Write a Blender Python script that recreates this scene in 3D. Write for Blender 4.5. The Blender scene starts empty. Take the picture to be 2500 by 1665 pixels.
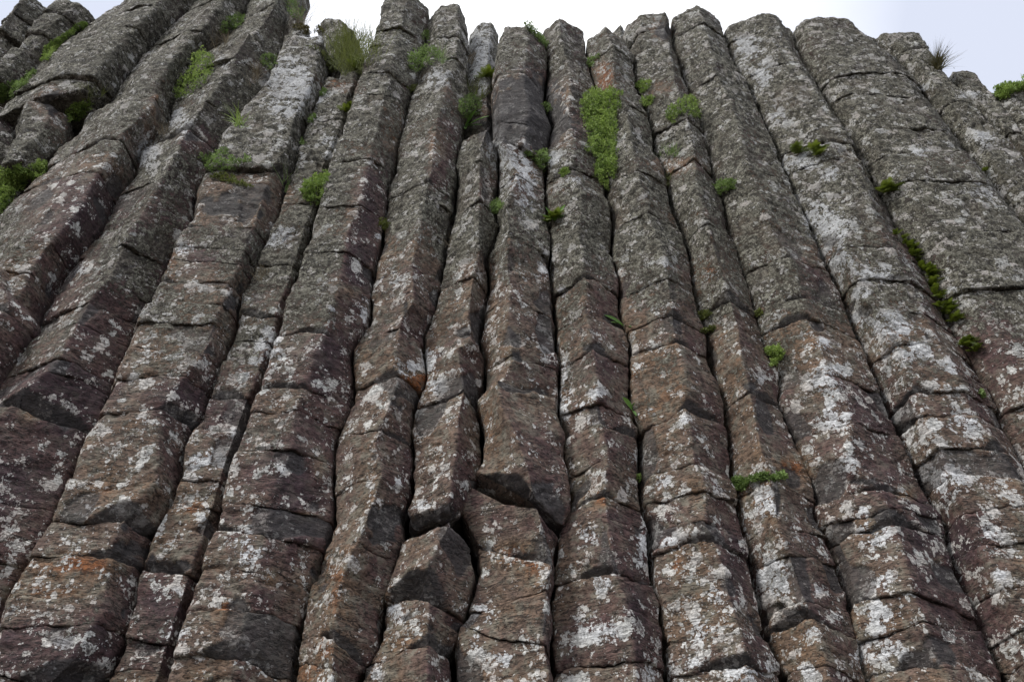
import bpy, math, random
import numpy as np
from mathutils import Vector, noise as mnoise

random.seed(7); rng = np.random.default_rng(11)
scene = bpy.context.scene
COL = scene.collection

# ------------------------------------------------------------------ camera
PITCH = math.radians(45.2); ROLL = math.radians(0.9); FPX = 1944.0
CAM = np.array([0.0, 0.0, 1.6]); D = 3.4
cd = bpy.data.cameras.new("camera"); cam = bpy.data.objects.new("camera", cd); COL.objects.link(cam)
cd.sensor_width = 36; cd.lens = FPX/2500*36; cd.clip_end = 3000; cd.clip_start = 0.05
fw = np.array([0, math.cos(PITCH), math.sin(PITCH)]); up0 = np.array([0, -math.sin(PITCH), math.cos(PITCH)]); rt0 = np.array([1.0, 0, 0])
# roll: the zenith lies a little to the right of the centre line
cr, sr = math.cos(ROLL), math.sin(ROLL)
rt = cr*rt0 + sr*up0*1.0; up = -sr*rt0 + cr*up0
from mathutils import Matrix
cam.matrix_world = Matrix(((rt[0], up[0], -fw[0], CAM[0]), (rt[1], up[1], -fw[1], CAM[1]), (rt[2], up[2], -fw[2], CAM[2]), (0, 0, 0, 1)))
scene.camera = cam

# ------------------------------------------------------------------ world and sun
world = bpy.data.worlds.new("World"); scene.world = world; world.use_nodes = True
wn = world.node_tree.nodes; wl = world.node_tree.links; wn.clear()
SUN_EL, SUN_AZ = math.radians(48), math.radians(-52)      # azimuth measured from -Y (behind the camera) towards -X
w_out = wn.new('ShaderNodeOutputWorld'); w_bg = wn.new('ShaderNodeBackground'); w_bg.inputs['Strength'].default_value = 0.1
sky = wn.new('ShaderNodeTexSky'); sky.sky_type = 'NISHITA'; sky.sun_disc = False; sky.sun_elevation = SUN_EL
sky.air_density = 1.0; sky.dust_density = 2.0
sun_dir = Vector((math.sin(SUN_AZ)*math.cos(SUN_EL), -math.cos(SUN_AZ)*math.cos(SUN_EL), math.sin(SUN_EL)))   # towards the sun
sky.sun_rotation = math.atan2(sun_dir.x, sun_dir.y)
tc = wn.new('ShaderNodeTexCoord')
nz = wn.new('ShaderNodeTexNoise'); nz.inputs['Scale'].default_value = 1.6; nz.inputs['Detail'].default_value = 5; nz.inputs['Roughness'].default_value = 0.5
wl.new(tc.outputs['Generated'], nz.inputs['Vector'])
sep = wn.new('ShaderNodeSeparateXYZ'); wl.new(tc.outputs['Generated'], sep.inputs[0])
# thin cloud towards +X lets a little lavender blue through
ma = wn.new('ShaderNodeMath'); ma.operation = 'ABSOLUTE'
mb = wn.new('ShaderNodeMath'); mb.operation = 'ADD'; mb.inputs[1].default_value = -0.02
wl.new(sep.outputs['X'], mb.inputs[0]); wl.new(mb.outputs[0], ma.inputs[0])
m2 = wn.new('ShaderNodeMath'); m2.operation = 'MULTIPLY_ADD'; m2.inputs[1].default_value = 3.5
wl.new(ma.outputs[0], m2.inputs[0])
m3 = wn.new('ShaderNodeMath'); m3.operation = 'MULTIPLY_ADD'; m3.inputs[1].default_value = 1.3; m3.inputs[2].default_value = -0.9
wl.new(nz.outputs['Fac'], m3.inputs[0]); wl.new(m3.outputs[0], m2.inputs[2])
m4 = wn.new('ShaderNodeClamp'); wl.new(m2.outputs[0], m4.inputs[0])
cl = wn.new('ShaderNodeMix'); cl.data_type = 'RGBA'
cl.inputs['A'].default_value = (10.6, 10.7, 10.9, 1); cl.inputs['B'].default_value = (4.7, 5.0, 5.9, 1)
wl.new(m4.outputs[0], cl.inputs['Factor'])
mx = wn.new('ShaderNodeMix'); mx.data_type = 'RGBA'; mx.inputs['Factor'].default_value = 0.93
wl.new(sky.outputs[0], mx.inputs['A']); wl.new(cl.outputs['Result'], mx.inputs['B'])
wl.new(mx.outputs['Result'], w_bg.inputs['Color']); wl.new(w_bg.outputs[0], w_out.inputs[0])

sd = bpy.data.lights.new("sun", 'SUN'); sd.energy = 1.5; sd.angle = math.radians(14); sd.color = (1.0, 0.965, 0.91)
sun = bpy.data.objects.new("sun", sd); COL.objects.link(sun)
sun.rotation_euler = (-sun_dir).to_track_quat('-Z', 'Y').to_euler(); sun.location = (-4, -6, 14)

scene.view_settings.view_transform = 'Standard'; scene.view_settings.look = 'None'
scene.view_settings.exposure = 0.74; scene.view_settings.gamma = 1.0; scene.view_settings.use_curve_mapping = False
scene.render.engine = 'CYCLES'
scene.cycles.max_bounces = 5; scene.cycles.diffuse_bounces = 3

def back(px, py, Y):
    """photo pixel -> point on the vertical plane y = Y"""
    d = fw + rt*((px-1250.0)/FPX) - up*((py-832.5)/FPX)
    t = (Y-CAM[1])/d[1]
    return CAM + d*t
def proj(Pn):
    v = Pn - CAM
    z = v@fw
    return 1250+FPX*(v@rt)/z, 832.5-FPX*(v@up)/z

# ------------------------------------------------------------------ numpy gradient noise
_perm = rng.permutation(256); _perm = np.concatenate([_perm, _perm, _perm]).astype(np.int32)
_val = rng.random(256).astype(np.float32)*2-1
def vnoise(x, y, z):
    xi = np.floor(x).astype(np.int32); yi = np.floor(y).astype(np.int32); zi = np.floor(z).astype(np.int32)
    fx = (x-xi).astype(np.float32); fy = (y-yi).astype(np.float32); fz = (z-zi).astype(np.float32)
    fx = fx*fx*(3-2*fx); fy = fy*fy*(3-2*fy); fz = fz*fz*(3-2*fz)
    def h(a, b, c): return _val[_perm[_perm[_perm[a & 255]+(b & 255)]+(c & 255)]]
    def lx(b, c): return h(xi, b, c)*(1-fx)+h(xi+1, b, c)*fx
    a = lx(yi, zi)*(1-fy)+lx(yi+1, zi)*fy
    b = lx(yi, zi+1)*(1-fy)+lx(yi+1, zi+1)*fy
    return a*(1-fz)+b*fz
def fbm(x, y, z, o=3, r=0.5):
    s = 0; a = 1.0; f = 1.0
    for k in range(o):
        s = s+a*vnoise(x*f+17.3*k, y*f+5.1*k, z*f+9.7*k); a *= r; f *= 2.03
    return s
def sstep(a, b, x):
    t = np.clip((x-a)/(b-a), 0, 1); return t*t*(3-2*t)

# ---- outlines of the columns as seen in the photograph, carried onto the rock wall by back() ----
def P(*a):
    # a: alternating tile id ('col row' as int like 02) and list string of tile px
    out=[]
    for t,s in zip(a[::2],a[1::2]):
        ox=(0,600,1200,1800)[int(t[0])]; oy=(0,550,1105)[int(t[1])]
        for q in s.split():
            x,y=q.split(','); out.append((ox+float(x)/2.8, oy+float(y)/2.8))
    out.sort(key=lambda p:-p[1])
    return out
G={}
G['Y_R']=P('01','150,280 190,520 270,640 235,700 130,800 20,970','02','-150,-250')
G['W_L']=P('00','-300,900 0,690 150,560 280,400 430,270 590,160 760,50 900,-60')
G['Z_L']=P('01','-250,450 -100,250','00','-50,1480 0,1430 290,1150 400,970 520,900 570,800 760,685 800,590 880,480 940,400 1090,240 1230,110 1330,0 1400,-80')
G['A_L']=P('01','-120,1150 20,970 130,800 240,690 330,480 430,320 590,140 680,30','00','710,1500 770,1340 850,1260 900,1200 930,1060 1060,940 1150,850 1165,700 1220,590 1370,400 1500,280 1640,160 1690,0 1730,-80')
G['B_L']=P('02','-150,1568 0,1150 20,1000 160,800 300,550 440,280 545,0','01','560,1530 650,1380 740,1220 750,1110 820,960 890,760 1010,560 1100,380 1150,200 1305,10','00','1320,1380 1340,1270 1430,1180 1490,1010 1600,890 1650,790 1790,640 1870,450 1930,300','10','260,200 290,100 330,-60')
G['C_L']=P('02','720,1568 830,1380 900,1100 930,880 990,760 1040,590 1170,350 1230,150 1250,0','01','1310,1430 1370,1350 1430,1160 1520,950 1600,760 1650,480 1690,430 1780,200 1870,0','10','240,1400 340,1140 390,920 470,740 540,590 555,400 580,250')
G['D_L']=P('02','1150,1568 1220,1330 1260,1170 1350,930 1380,800 1450,620 1510,400 1580,150 1630,0','11','20,1350 90,1150 160,960 220,800 260,620 330,430 400,200 460,0','10','520,1400 560,1180 610,1060 680,880 720,700 780,560 800,500 850,350 900,200 950,0 960,-80')
G['E_L']=P('12','330,1568 340,1380 355,1280 380,1130 440,950 500,730 560,620 600,500 600,0','11','600,1480 640,1390 720,1230 740,1050 715,900 730,830 840,660 850,500 890,220 930,60','10','950,1500 975,1250 1020,1150 1030,1000 1075,830 1100,680 1180,500 1220,300 1225,180 1250,90 1260,-60')
G['F_L']=P('12','760,1568 780,1450 870,1360 930,1250 930,1020 980,880 1030,750 1085,560 1080,400 1140,250 1140,0','11','1130,1400 1150,1230 1210,1110 1230,1010 1215,900 1210,740 1300,560 1330,400 1360,150','10','1420,1450 1430,1300 1450,1180 1430,1100 1460,950 1480,800 1520,640')
G['EU_R']=P('10','1510,700 1520,500 1530,300 1510,150 1500,50 1490,-20')
G['G_L']=P('12','1410,1568 1400,1400 1450,1260 1500,1100 1550,950 1590,810 1560,680 1455,570 1440,480 1560,310 1610,200 1615,0','11','1620,1560 1610,1400 1570,1240 1640,1100 1640,930 1600,790 1650,450 1650,230 1700,110 1735,5','10','1720,1500 1705,1350 1720,1260 1735,1080 1700,930 1680,800')
G['GU_L']=P('10','1690,1000 1680,820 1680,600 1700,400 1725,280 1780,160 1800,100')
G['H_L']=P('22','430,1568 390,1300 410,1150 400,1000 420,830 440,700 440,560 500,400 540,280 500,0','21','490,1500 495,1400 460,1300 470,950 450,740 430,500 400,250 400,90','20','385,1500 370,1300 372,1040 385,940 420,830 365,670 370,600 385,400 375,330 340,210 330,100')
G['I_L']=P('22','1210,1568 1190,1250 1160,1030 1100,850 1090,530 1030,350 1010,0','21','1020,1380 945,1200 950,800 880,600 880,350 820,180 840,0','20','830,1400 790,1330 780,1200 770,1000 755,800 730,640 690,500 660,350 640,230 630,100')
G['J_L']=P('32','320,1540 280,1400 210,1230 170,1050 120,830 60,540 0,250','22','1650,160 1640,0','21','1620,1400 1590,1190 1560,1080 1490,900 1480,720 1420,580 1380,400 1350,170 1310,30','20','1230,1400 1200,1190 1120,1020 1110,900 1050,720 1000,580 975,480 975,370 940,310 900,240 890,120')
G['K_L']=P('32','900,1568 850,1300 800,1100 780,960 720,780 650,600 560,430 520,200 450,0','31','400,1450 340,1330 300,1200 300,1000 200,820 150,680 100,430 20,220','21','1630,0','20','1610,1450 1580,1340 1520,1180 1480,980 1430,800 1380,670 1340,570 1290,420 1250,290 1230,110 1220,40')
G['L_L']=P('32','1850,1568 1700,1200 1620,1000 1530,800 1460,620 1440,460 1330,300 1250,150 1180,0','31','1130,1400 1070,1260 950,1000 880,830 800,640 730,470 640,290 570,160 520,0','30','470,1450 400,1280 340,1160 280,980 180,780 80,560 0,440','20','1600,240 1570,120')
G['M_L']=P('32','2560,1568 2300,1000 2060,300 ','31','1960,1560 1880,1430 1760,1160 1640,960 1500,750 1380,500 1250,230 1100,0','30','1040,1400 950,1260 860,1100 780,940 680,780 570,600 450,400 410,310 370,150')
G['N_L']=P('31','3300,1500 2500,600','30','1960,1500 1700,1200 1500,900 1300,650 1130,430 1000,320 860,220 780,100')
G['N_R']=P('31','3600,900','30','2500,1600 1960,1000 1860,850 1730,655 1600,500 1450,400')
R={}
R['A']=P('01','-50,1330 100,1200 330,1000 400,900 600,520 740,370 870,80','00','1000,1400 1200,1050 1280,890 1400,700 1540,500 1720,250 1870,50 1900,-50')
R['D']=P('12','-40,1300 20,1100 80,850 140,560 200,200 310,0','11','330,1300 440,1000 500,850 570,640 640,400 680,180 700,0','10','790,1400 830,1200 850,1060 900,900 920,800 950,620 985,480 1050,200 1100,0 1110,-60')
R['E']=P('12','600,1500 600,1200 640,900 760,620 800,500 870,320 925,140','11','870,1480 930,1350 1000,1180 1040,1080 1030,860 1060,640 1140,520 1130,250 1180,50','10','1220,1350 1270,1180 1290,960 1320,760 1385,560 1380,460')
R['H']=P('22','980,1400 950,1200 900,950 830,780 780,430 770,270 790,20','21','740,1350 720,1200 700,900 680,800 650,600 650,350 620,200 590,30','20','600,1300 550,1120 560,940 520,780 540,480 470,280 460,110')
R['I']=P('22','1740,1400 1690,1200 1640,1000 1600,800 1530,600 1450,450 1470,240 1390,60','21','1370,1450 1330,1260 1320,980 1260,760 1240,600 1210,450 1180,200 1100,0','20','1050,1400 1000,1200 960,950 910,700 840,600 830,320 780,170')
R['K']=P('32','1440,1568 1370,1360 1280,1150 1190,950 1130,640 1080,480 960,230 740,20','31','780,1350 740,1200 610,1000 540,740 470,620 420,400 370,210 260,60','20','1850,1400 1760,1140 1700,900 1620,660 1540,510 1450,150 1400,20')
R['B']=P('02','300,1568 480,1450 700,1100 740,760 780,620 850,480 1080,200','01','1100,1290 1200,1130 1380,930 1500,600 1600,400 1700,100','10','80,1500 130,1300 270,1050 400,750 500,400 560,300')
R['F']=P('12','1250,1500 1250,760 1380,550 1400,300','11','1450,1300 1500,1100 1440,850 1530,800 1520,600 1560,320 1590,160','10','1600,1200 1600,1000 1670,850')
R['G']=P('22','650,1568 630,1250 690,950 600,700 440,600','11','1850,1500 1740,1300 1720,1100 1830,900 1790,700 1800,450 1780,260 1800,30','20','100,1400 180,1200 60,960')
R['J']=P('32','600,1450 530,1150 480,1040 430,900 350,660 280,500 250,200 170,0','21','1800,1300 1750,1080 1700,900 1680,700 1620,480 1550,250 1480,20','20','1430,1400 1400,1200 1380,1000 1340,810 1280,620 1240,450 1200,270')
R['L']=P('30','800,1300 650,1060 590,930 430,700 300,430 200,190 150,90','31','1380,1560 1200,1100 960,620 700,300')
R['L2']=P('31','1840,1560 1660,1320 1540,1100 1420,860 1300,620 1180,380 1080,200 960,50','30','850,1100 700,850 500,560 360,330')
R['M']=P('31','1960,560 1850,400 1660,50','30','1530,1450 1350,1120 1130,830 900,500 700,330 590,100')
R['Z']=P('00','560,1150 700,970 800,800 870,650 960,500 1100,380 1300,180 1450,20','01','-40,330 120,130')
R['Z2']=P('00','760,1330 1000,950 1060,700 1080,560 1250,360 1400,180','01','280,420 420,230 600,60')
R['W']=P('00','300,640 430,440 620,300 820,170 1000,20')
R['W2']=P('00','560,640 700,460 850,290 1010,130')
U3_L=P('00','60,430 170,230 300,100 400,-30'); U2_L=P('00','-140,420 0,150 110,60 200,-20')
U1_L=P('00','-500,600 -200,100')
V1_L=P('00','20,1200 90,1000 90,880 150,740 300,600'); V1_R=P('00','250,1180 400,1000 460,900 480,780 600,640')
V0_L=P('00','-400,1250 -200,700'); V0_R=P('00','20,1200 110,1050 100,880 160,660')


def back_poly(pts, Y):
    w = np.array([back(x, y, Y) for x, y in pts])
    o = np.argsort(w[:, 2]); w = w[o]
    return w[:, 2], w[:, 0]
def xat(poly, Y):
    zz, xx = back_poly(poly, Y)
    return lambda z: np.interp(z, zz, xx)

# ------------------------------------------------------------------ materials
def rock_material():
    m = bpy.data.materials.new("basalt_with_lichen"); m.use_nodes = True
    n = m.node_tree.nodes; l = m.node_tree.links; n.clear()
    out = n.new('ShaderNodeOutputMaterial'); bs = n.new('ShaderNodeBsdfPrincipled'); l.new(bs.outputs[0], out.inputs[0])
    geo = n.new('ShaderNodeNewGeometry'); pos = geo.outputs['Position']
    at = n.new('ShaderNodeAttribute'); at.attribute_name = 'wear'; sp = n.new('ShaderNodeSeparateColor'); l.new(at.outputs['Color'], sp.inputs[0])
    crust, tone, white = sp.outputs[0], sp.outputs[1], sp.outputs[2]; chip = at.outputs['Alpha']
    def mapped(s):
        a = n.new('ShaderNodeVectorMath'); a.operation = 'MULTIPLY'; a.inputs[1].default_value = s; l.new(pos, a.inputs[0]); return a.outputs[0]
    def noise(scale, det=4, rough=0.55, vec=None, dist=0.0):
        t = n.new('ShaderNodeTexNoise'); t.inputs['Scale'].default_value = scale; t.inputs['Detail'].default_value = det
        t.inputs['Roughness'].default_value = rough; t.inputs['Distortion'].default_value = dist
        l.new(vec if vec is not None else pos, t.inputs['Vector']); return t
    def math_(op, a, b=None, c=None):
        t = n.new('ShaderNodeMath'); t.operation = op
        for i, v in enumerate((a, b, c)):
            if v is None: continue
            if isinstance(v, (int, float)): t.inputs[i].default_value = v
            else: l.new(v, t.inputs[i])
        return t.outputs[0]
    def ss(x, lo, hi, a=0.0, b=1.0):
        t = n.new('ShaderNodeMapRange'); t.interpolation_type = 'SMOOTHSTEP'
        for k, v in (('From Min', lo), ('From Max', hi), ('To Min', a), ('To Max', b)):
            if isinstance(v, (int, float)): t.inputs[k].default_value = v
            else: l.new(v, t.inputs[k])
        l.new(x, t.inputs['Value']); return t.outputs[0]
    def mixc(f, a, b):
        t = n.new('ShaderNodeMix'); t.data_type = 'RGBA'
        if isinstance(f, (int, float)): t.inputs['Factor'].default_value = f
        else: l.new(f, t.inputs['Factor'])
        for k, v in (('A', a), ('B', b)):
            if isinstance(v, tuple): t.inputs[k].default_value = v+(1,)
            else: l.new(v, t.inputs[k])
        return t.outputs['Result']
    def ramp(x, stops):
        t = n.new('ShaderNodeValToRGB'); e = t.color_ramp.elements
        e[0].position = stops[0][0]; e[0].color = stops[0][1]+(1,); e[1].position = stops[-1][0]; e[1].color = stops[-1][1]+(1,)
        for p, c in stops[1:-1]:
            k = e.new(p); k.color = c+(1,)
        l.new(x, t.inputs[0]); return t.outputs[0]
    # bare basalt: plum, brown, rust
    n1 = noise(5.0, 4, 0.6); n2 = noise(38, 4, 0.6); streak = noise(9, 4, 0.65, mapped((1.0, 1.0, 5.5)), 0.4)
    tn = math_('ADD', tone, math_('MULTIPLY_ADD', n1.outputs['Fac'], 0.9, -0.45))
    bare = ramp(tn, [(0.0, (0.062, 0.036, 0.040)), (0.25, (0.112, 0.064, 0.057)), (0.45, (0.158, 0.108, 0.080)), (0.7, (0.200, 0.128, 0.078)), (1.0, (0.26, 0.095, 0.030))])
    v1 = ss(n2.outputs['Fac'], 0.3, 0.75, 0.62, 1.35)
    hsv = n.new('ShaderNodeHueSaturation'); l.new(bare, hsv.inputs['Color']); l.new(v1, hsv.inputs['Value']); hsv.inputs['Saturation'].default_value = 0.98
    bare = hsv.outputs[0]
    # grey-buff dusting of thin lichen
    n3 = noise(14, 6, 0.68)
    dust = math_('MULTIPLY', ss(n3.outputs['Fac'], 0.46, 0.62, 0, 0.75), ss(tone, 0.1, 0.55, 0.25, 1.0))
    bare = mixc(dust, bare, (0.215, 0.200, 0.155))
    # small dark pits and hair cracks lying level
    pits = noise(34, 3, 0.6, mapped((1.0, 1.0, 3.6)), 0.3)
    pit = ss(pits.outputs['Fac'], 0.585, 0.635)
    hc = noise(7, 5, 0.6, mapped((0.7, 0.7, 3.6)), 0.8)
    hair = ss(math_('ABSOLUTE', math_('SUBTRACT', hc.outputs['Fac'], 0.5)), 0.0, 0.014, 1, 0)
    hair = math_('MULTIPLY', hair, ss(n1.outputs['Fac'], 0.42, 0.58))
    hc2 = noise(16, 4, 0.6, mapped((0.55, 0.55, 2.6)), 0.6)
    hair2 = math_('MULTIPLY', ss(math_('ABSOLUTE', math_('SUBTRACT', hc2.outputs['Fac'], 0.47)), 0.0, 0.012, 1, 0), ss(streak.outputs['Fac'], 0.44, 0.56))
    hair = math_('MAXIMUM', hair, math_('MULTIPLY', hair2, 0.85))
    dark = math_('MAXIMUM', math_('MULTIPLY', pit, 0.75), math_('MULTIPLY', hair, 0.9))
    bare = mixc(dark, bare, (0.018, 0.015, 0.015))
    # freshly broken slabs: cold grey
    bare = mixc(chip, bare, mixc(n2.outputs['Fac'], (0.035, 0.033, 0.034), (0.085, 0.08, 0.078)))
    # crust of grey-green bushy lichen
    c1 = noise(75, 4, 0.75); c2 = noise(22, 4, 0.7); c0 = noise(9, 3, 0.6)
    cv = math_('ADD', math_('MULTIPLY', c1.outputs['Fac'], 0.62), math_('MULTIPLY', c2.outputs['Fac'], 0.38))
    ccol = ramp(cv, [(0.415, (0.020, 0.018, 0.014)), (0.47, (0.085, 0.078, 0.062)), (0.525, (0.212, 0.200, 0.150)), (0.60, (0.44, 0.425, 0.35))])
    ccol = mixc(ss(n1.outputs['Fac'], 0.42, 0.62, 0, 0.55), ccol, mixc(0.5, ccol, (0.095, 0.075, 0.052)))
    ccol = mixc(ss(c0.outputs['Fac'], 0.5, 0.68, 0, 0.6), ccol, (0.185, 0.178, 0.138))
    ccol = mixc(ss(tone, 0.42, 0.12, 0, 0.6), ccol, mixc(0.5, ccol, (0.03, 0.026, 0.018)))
    ccol = mixc(ss(c2.outputs['Fac'], 0.51, 0.40, 0, 0.72), ccol, (0.035, 0.032, 0.022))
    cm = math_('ADD', crust, math_('MULTIPLY_ADD', c2.outputs['Fac'], 1.5, -0.75))
    cm = math_('ADD', cm, math_('MULTIPLY_ADD', c1.outputs['Fac'], 0.6, -0.3))
    cmask = math_('MULTIPLY', ss(cm, 0.38, 0.62), math_('SUBTRACT', 1.0, math_('MULTIPLY', chip, 0.85)))
    col = mixc(cmask, bare, ccol)
    # white crustose lichen: rounded rosettes that run together
    wd = noise(30, 3, 0.6)
    wv = n.new('ShaderNodeVectorMath'); wv.operation = 'MULTIPLY_ADD'; l.new(wd.outputs['Color'], wv.inputs[0]); wv.inputs[1].default_value = (0.05,)*3; l.new(pos, wv.inputs[2])
    def voro(scale, rnd=1.0):
        t = n.new('ShaderNodeTexVoronoi'); t.inputs['Scale'].default_value = scale; t.inputs['Randomness'].default_value = rnd
        l.new(wv.outputs[0], t.inputs['Vector']); return t
    wn_ = noise(8.5, 4, 0.6); wn2 = noise(60, 3, 0.7)
    cover = math_('ADD', white, math_('MULTIPLY_ADD', wn_.outputs['Fac'], 3.0, -1.53))
    cover = math_('MINIMUM', cover, 0.98)
    va = voro(11.5); vb = voro(33); vc = voro(80)
    sepc = n.new('ShaderNodeSeparateColor'); l.new(vc.outputs['Color'], sepc.inputs[0])
    dc = math_('SUBTRACT', math_('SUBTRACT', cover, math_('MULTIPLY', sepc.outputs[0], 0.95)), vc.outputs['Distance'])
    mc_ = ss(dc, -0.02, 0.06)
    sepa = n.new('ShaderNodeSeparateColor'); l.new(va.outputs['Color'], sepa.inputs[0])
    sepb = n.new('ShaderNodeSeparateColor'); l.new(vb.outputs['Color'], sepb.inputs[0])
    ra = math_('MULTIPLY', math_('SUBTRACT', cover, math_('MULTIPLY', sepa.outputs[0], 0.85)), 0.95)
    rb = math_('MULTIPLY', math_('SUBTRACT', cover, math_('MULTIPLY', sepb.outputs[0], 0.75)), 1.0)
    da = math_('SUBTRACT', ra, va.outputs['Distance']); db = math_('SUBTRACT', rb, vb.outputs['Distance'])
    da = math_('ADD', da, math_('MULTIPLY_ADD', wn2.outputs['Fac'], 0.85, -0.425)); db = math_('ADD', db, math_('MULTIPLY_ADD', wn2.outputs['Fac'], 0.7, -0.35))
    ma_ = ss(da, -0.01, 0.03); mb_ = ss(db, -0.01, 0.04)
    # some rosettes have died back to a ring
    ring = math_('MULTIPLY', ss(da, 0.10, 0.2), ss(sepa.outputs[1], 0.55, 0.6))
    ma_ = math_('MULTIPLY', ma_, math_('SUBTRACT', 1.0, math_('MULTIPLY', ring, 0.8)))
    wm = math_('MULTIPLY', math_('MAXIMUM', math_('MAXIMUM', ma_, mb_), math_('MULTIPLY', mc_, 0.8)), math_('SUBTRACT', 1.0, math_('MULTIPLY', chip, 0.9)))
    wfine = ss(c1.outputs['Fac'], 0.35, 0.55)
    wcol = mixc(sepa.outputs[2], (0.72, 0.72, 0.68), (0.60, 0.55, 0.50))
    wcol = mixc(ss(white, 0.5, 0.8), wcol, (0.78, 0.79, 0.79))
    wcol = mixc(wfine, mixc(0.5, wcol, (0.10, 0.09, 0.08)), wcol)
    col = mixc(math_('MULTIPLY', math_('MULTIPLY', wm, 0.96), math_('SUBTRACT', 1.0, math_('MULTIPLY', hair, 0.7))), col, wcol)
    l.new(col, bs.inputs['Base Color'])
    bs.inputs['Roughness'].default_value = 0.82; bs.inputs['Specular IOR Level'].default_value = 0.35
    # relief
    h = math_('MULTIPLY', cmask, math_('MULTIPLY', cv, 2.2))
    h = math_('ADD', h, math_('MULTIPLY', streak.outputs['Fac'], 0.55))
    h = math_('ADD', h, math_('MULTIPLY', n2.outputs['Fac'], 0.7))
    h = math_('SUBTRACT', h, math_('MULTIPLY', dark, 0.9))
    h = math_('ADD', h, math_('MULTIPLY', wm, 0.12))
    bp = n.new('ShaderNodeBump'); bp.inputs['Strength'].default_value = 1.0; bp.inputs['Distance'].default_value = 0.016
    l.new(h, bp.inputs['Height']); l.new(bp.outputs[0], bs.inputs['Normal'])
    return m
ROCK = rock_material()

def simple_mat(name, c0, c1, scale, rough=0.9, bump=0.01, trans=0.0):
    m = bpy.data.materials.new(name); m.use_nodes = True; n = m.node_tree.nodes; l = m.node_tree.links
    bs = n['Principled BSDF']; geo = n.new('ShaderNodeNewGeometry'); t = n.new('ShaderNodeTexNoise')
    t.inputs['Scale'].default_value = scale; t.inputs['Detail'].default_value = 6; l.new(geo.outputs['Position'], t.inputs['Vector'])
    r = n.new('ShaderNodeValToRGB'); r.color_ramp.elements[0].position = 0.35; r.color_ramp.elements[0].color = c0+(1,)
    r.color_ramp.elements[1].position = 0.65; r.color_ramp.elements[1].color = c1+(1,)
    l.new(t.outputs['Fac'], r.inputs[0]); l.new(r.outputs[0], bs.inputs['Base Color']); bs.inputs['Roughness'].default_value = rough
    if bump:
        b = n.new('ShaderNodeBump'); b.inputs['Distance'].default_value = bump; l.new(t.outputs['Fac'], b.inputs['Height']); l.new(b.outputs[0], bs.inputs['Normal'])
    if trans:
        tr = n.new('ShaderNodeBsdfTranslucent'); mx_ = n.new('ShaderNodeMixShader'); mx_.inputs[0].default_value = trans
        l.new(r.outputs[0], tr.inputs[0]); l.new(bs.outputs[0], mx_.inputs[1]); l.new(tr.outputs[0], mx_.inputs[2]); l.new(mx_.outputs[0], n['Material Output'].inputs[0])
    return m

# ------------------------------------------------------------------ helpers for objects
def mesh_object(name, verts, faces, mat, parent=None, wear=None, smooth=True):
    me = bpy.data.meshes.new(name)
    verts = np.asarray(verts, dtype=np.float32)
    if isinstance(faces, np.ndarray):
        nf, k = faces.shape
        me.vertices.add(len(verts)); me.vertices.foreach_set('co', verts.ravel())
        me.loops.add(nf*k); me.loops.foreach_set('vertex_index', faces.astype(np.int32).ravel())
        me.polygons.add(nf); me.polygons.foreach_set('loop_start', np.arange(0, nf*k, k, dtype=np.int32))
        me.update(calc_edges=True)
    else:
        me.from_pydata(verts.tolist(), [], faces)
    if smooth: me.polygons.foreach_set('use_smooth', np.ones(len(me.polygons), dtype=bool))
    if wear is not None:
        a = me.attributes.new('wear', 'FLOAT_COLOR', 'POINT'); a.data.foreach_set('color', np.asarray(wear, dtype=np.float32).ravel())
    me.materials.append(mat)
    o = bpy.data.objects.new(name, me); COL.objects.link(o)
    if parent is not None: o.parent = parent
    return o
def empty(name, loc, label, cat, group=None):
    o = bpy.data.objects.new(name, None); COL.objects.link(o); o.location = loc; o.empty_display_size = 0.1
    o['label'] = label; o['category'] = cat
    if group: o['group'] = group
    return o

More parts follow.
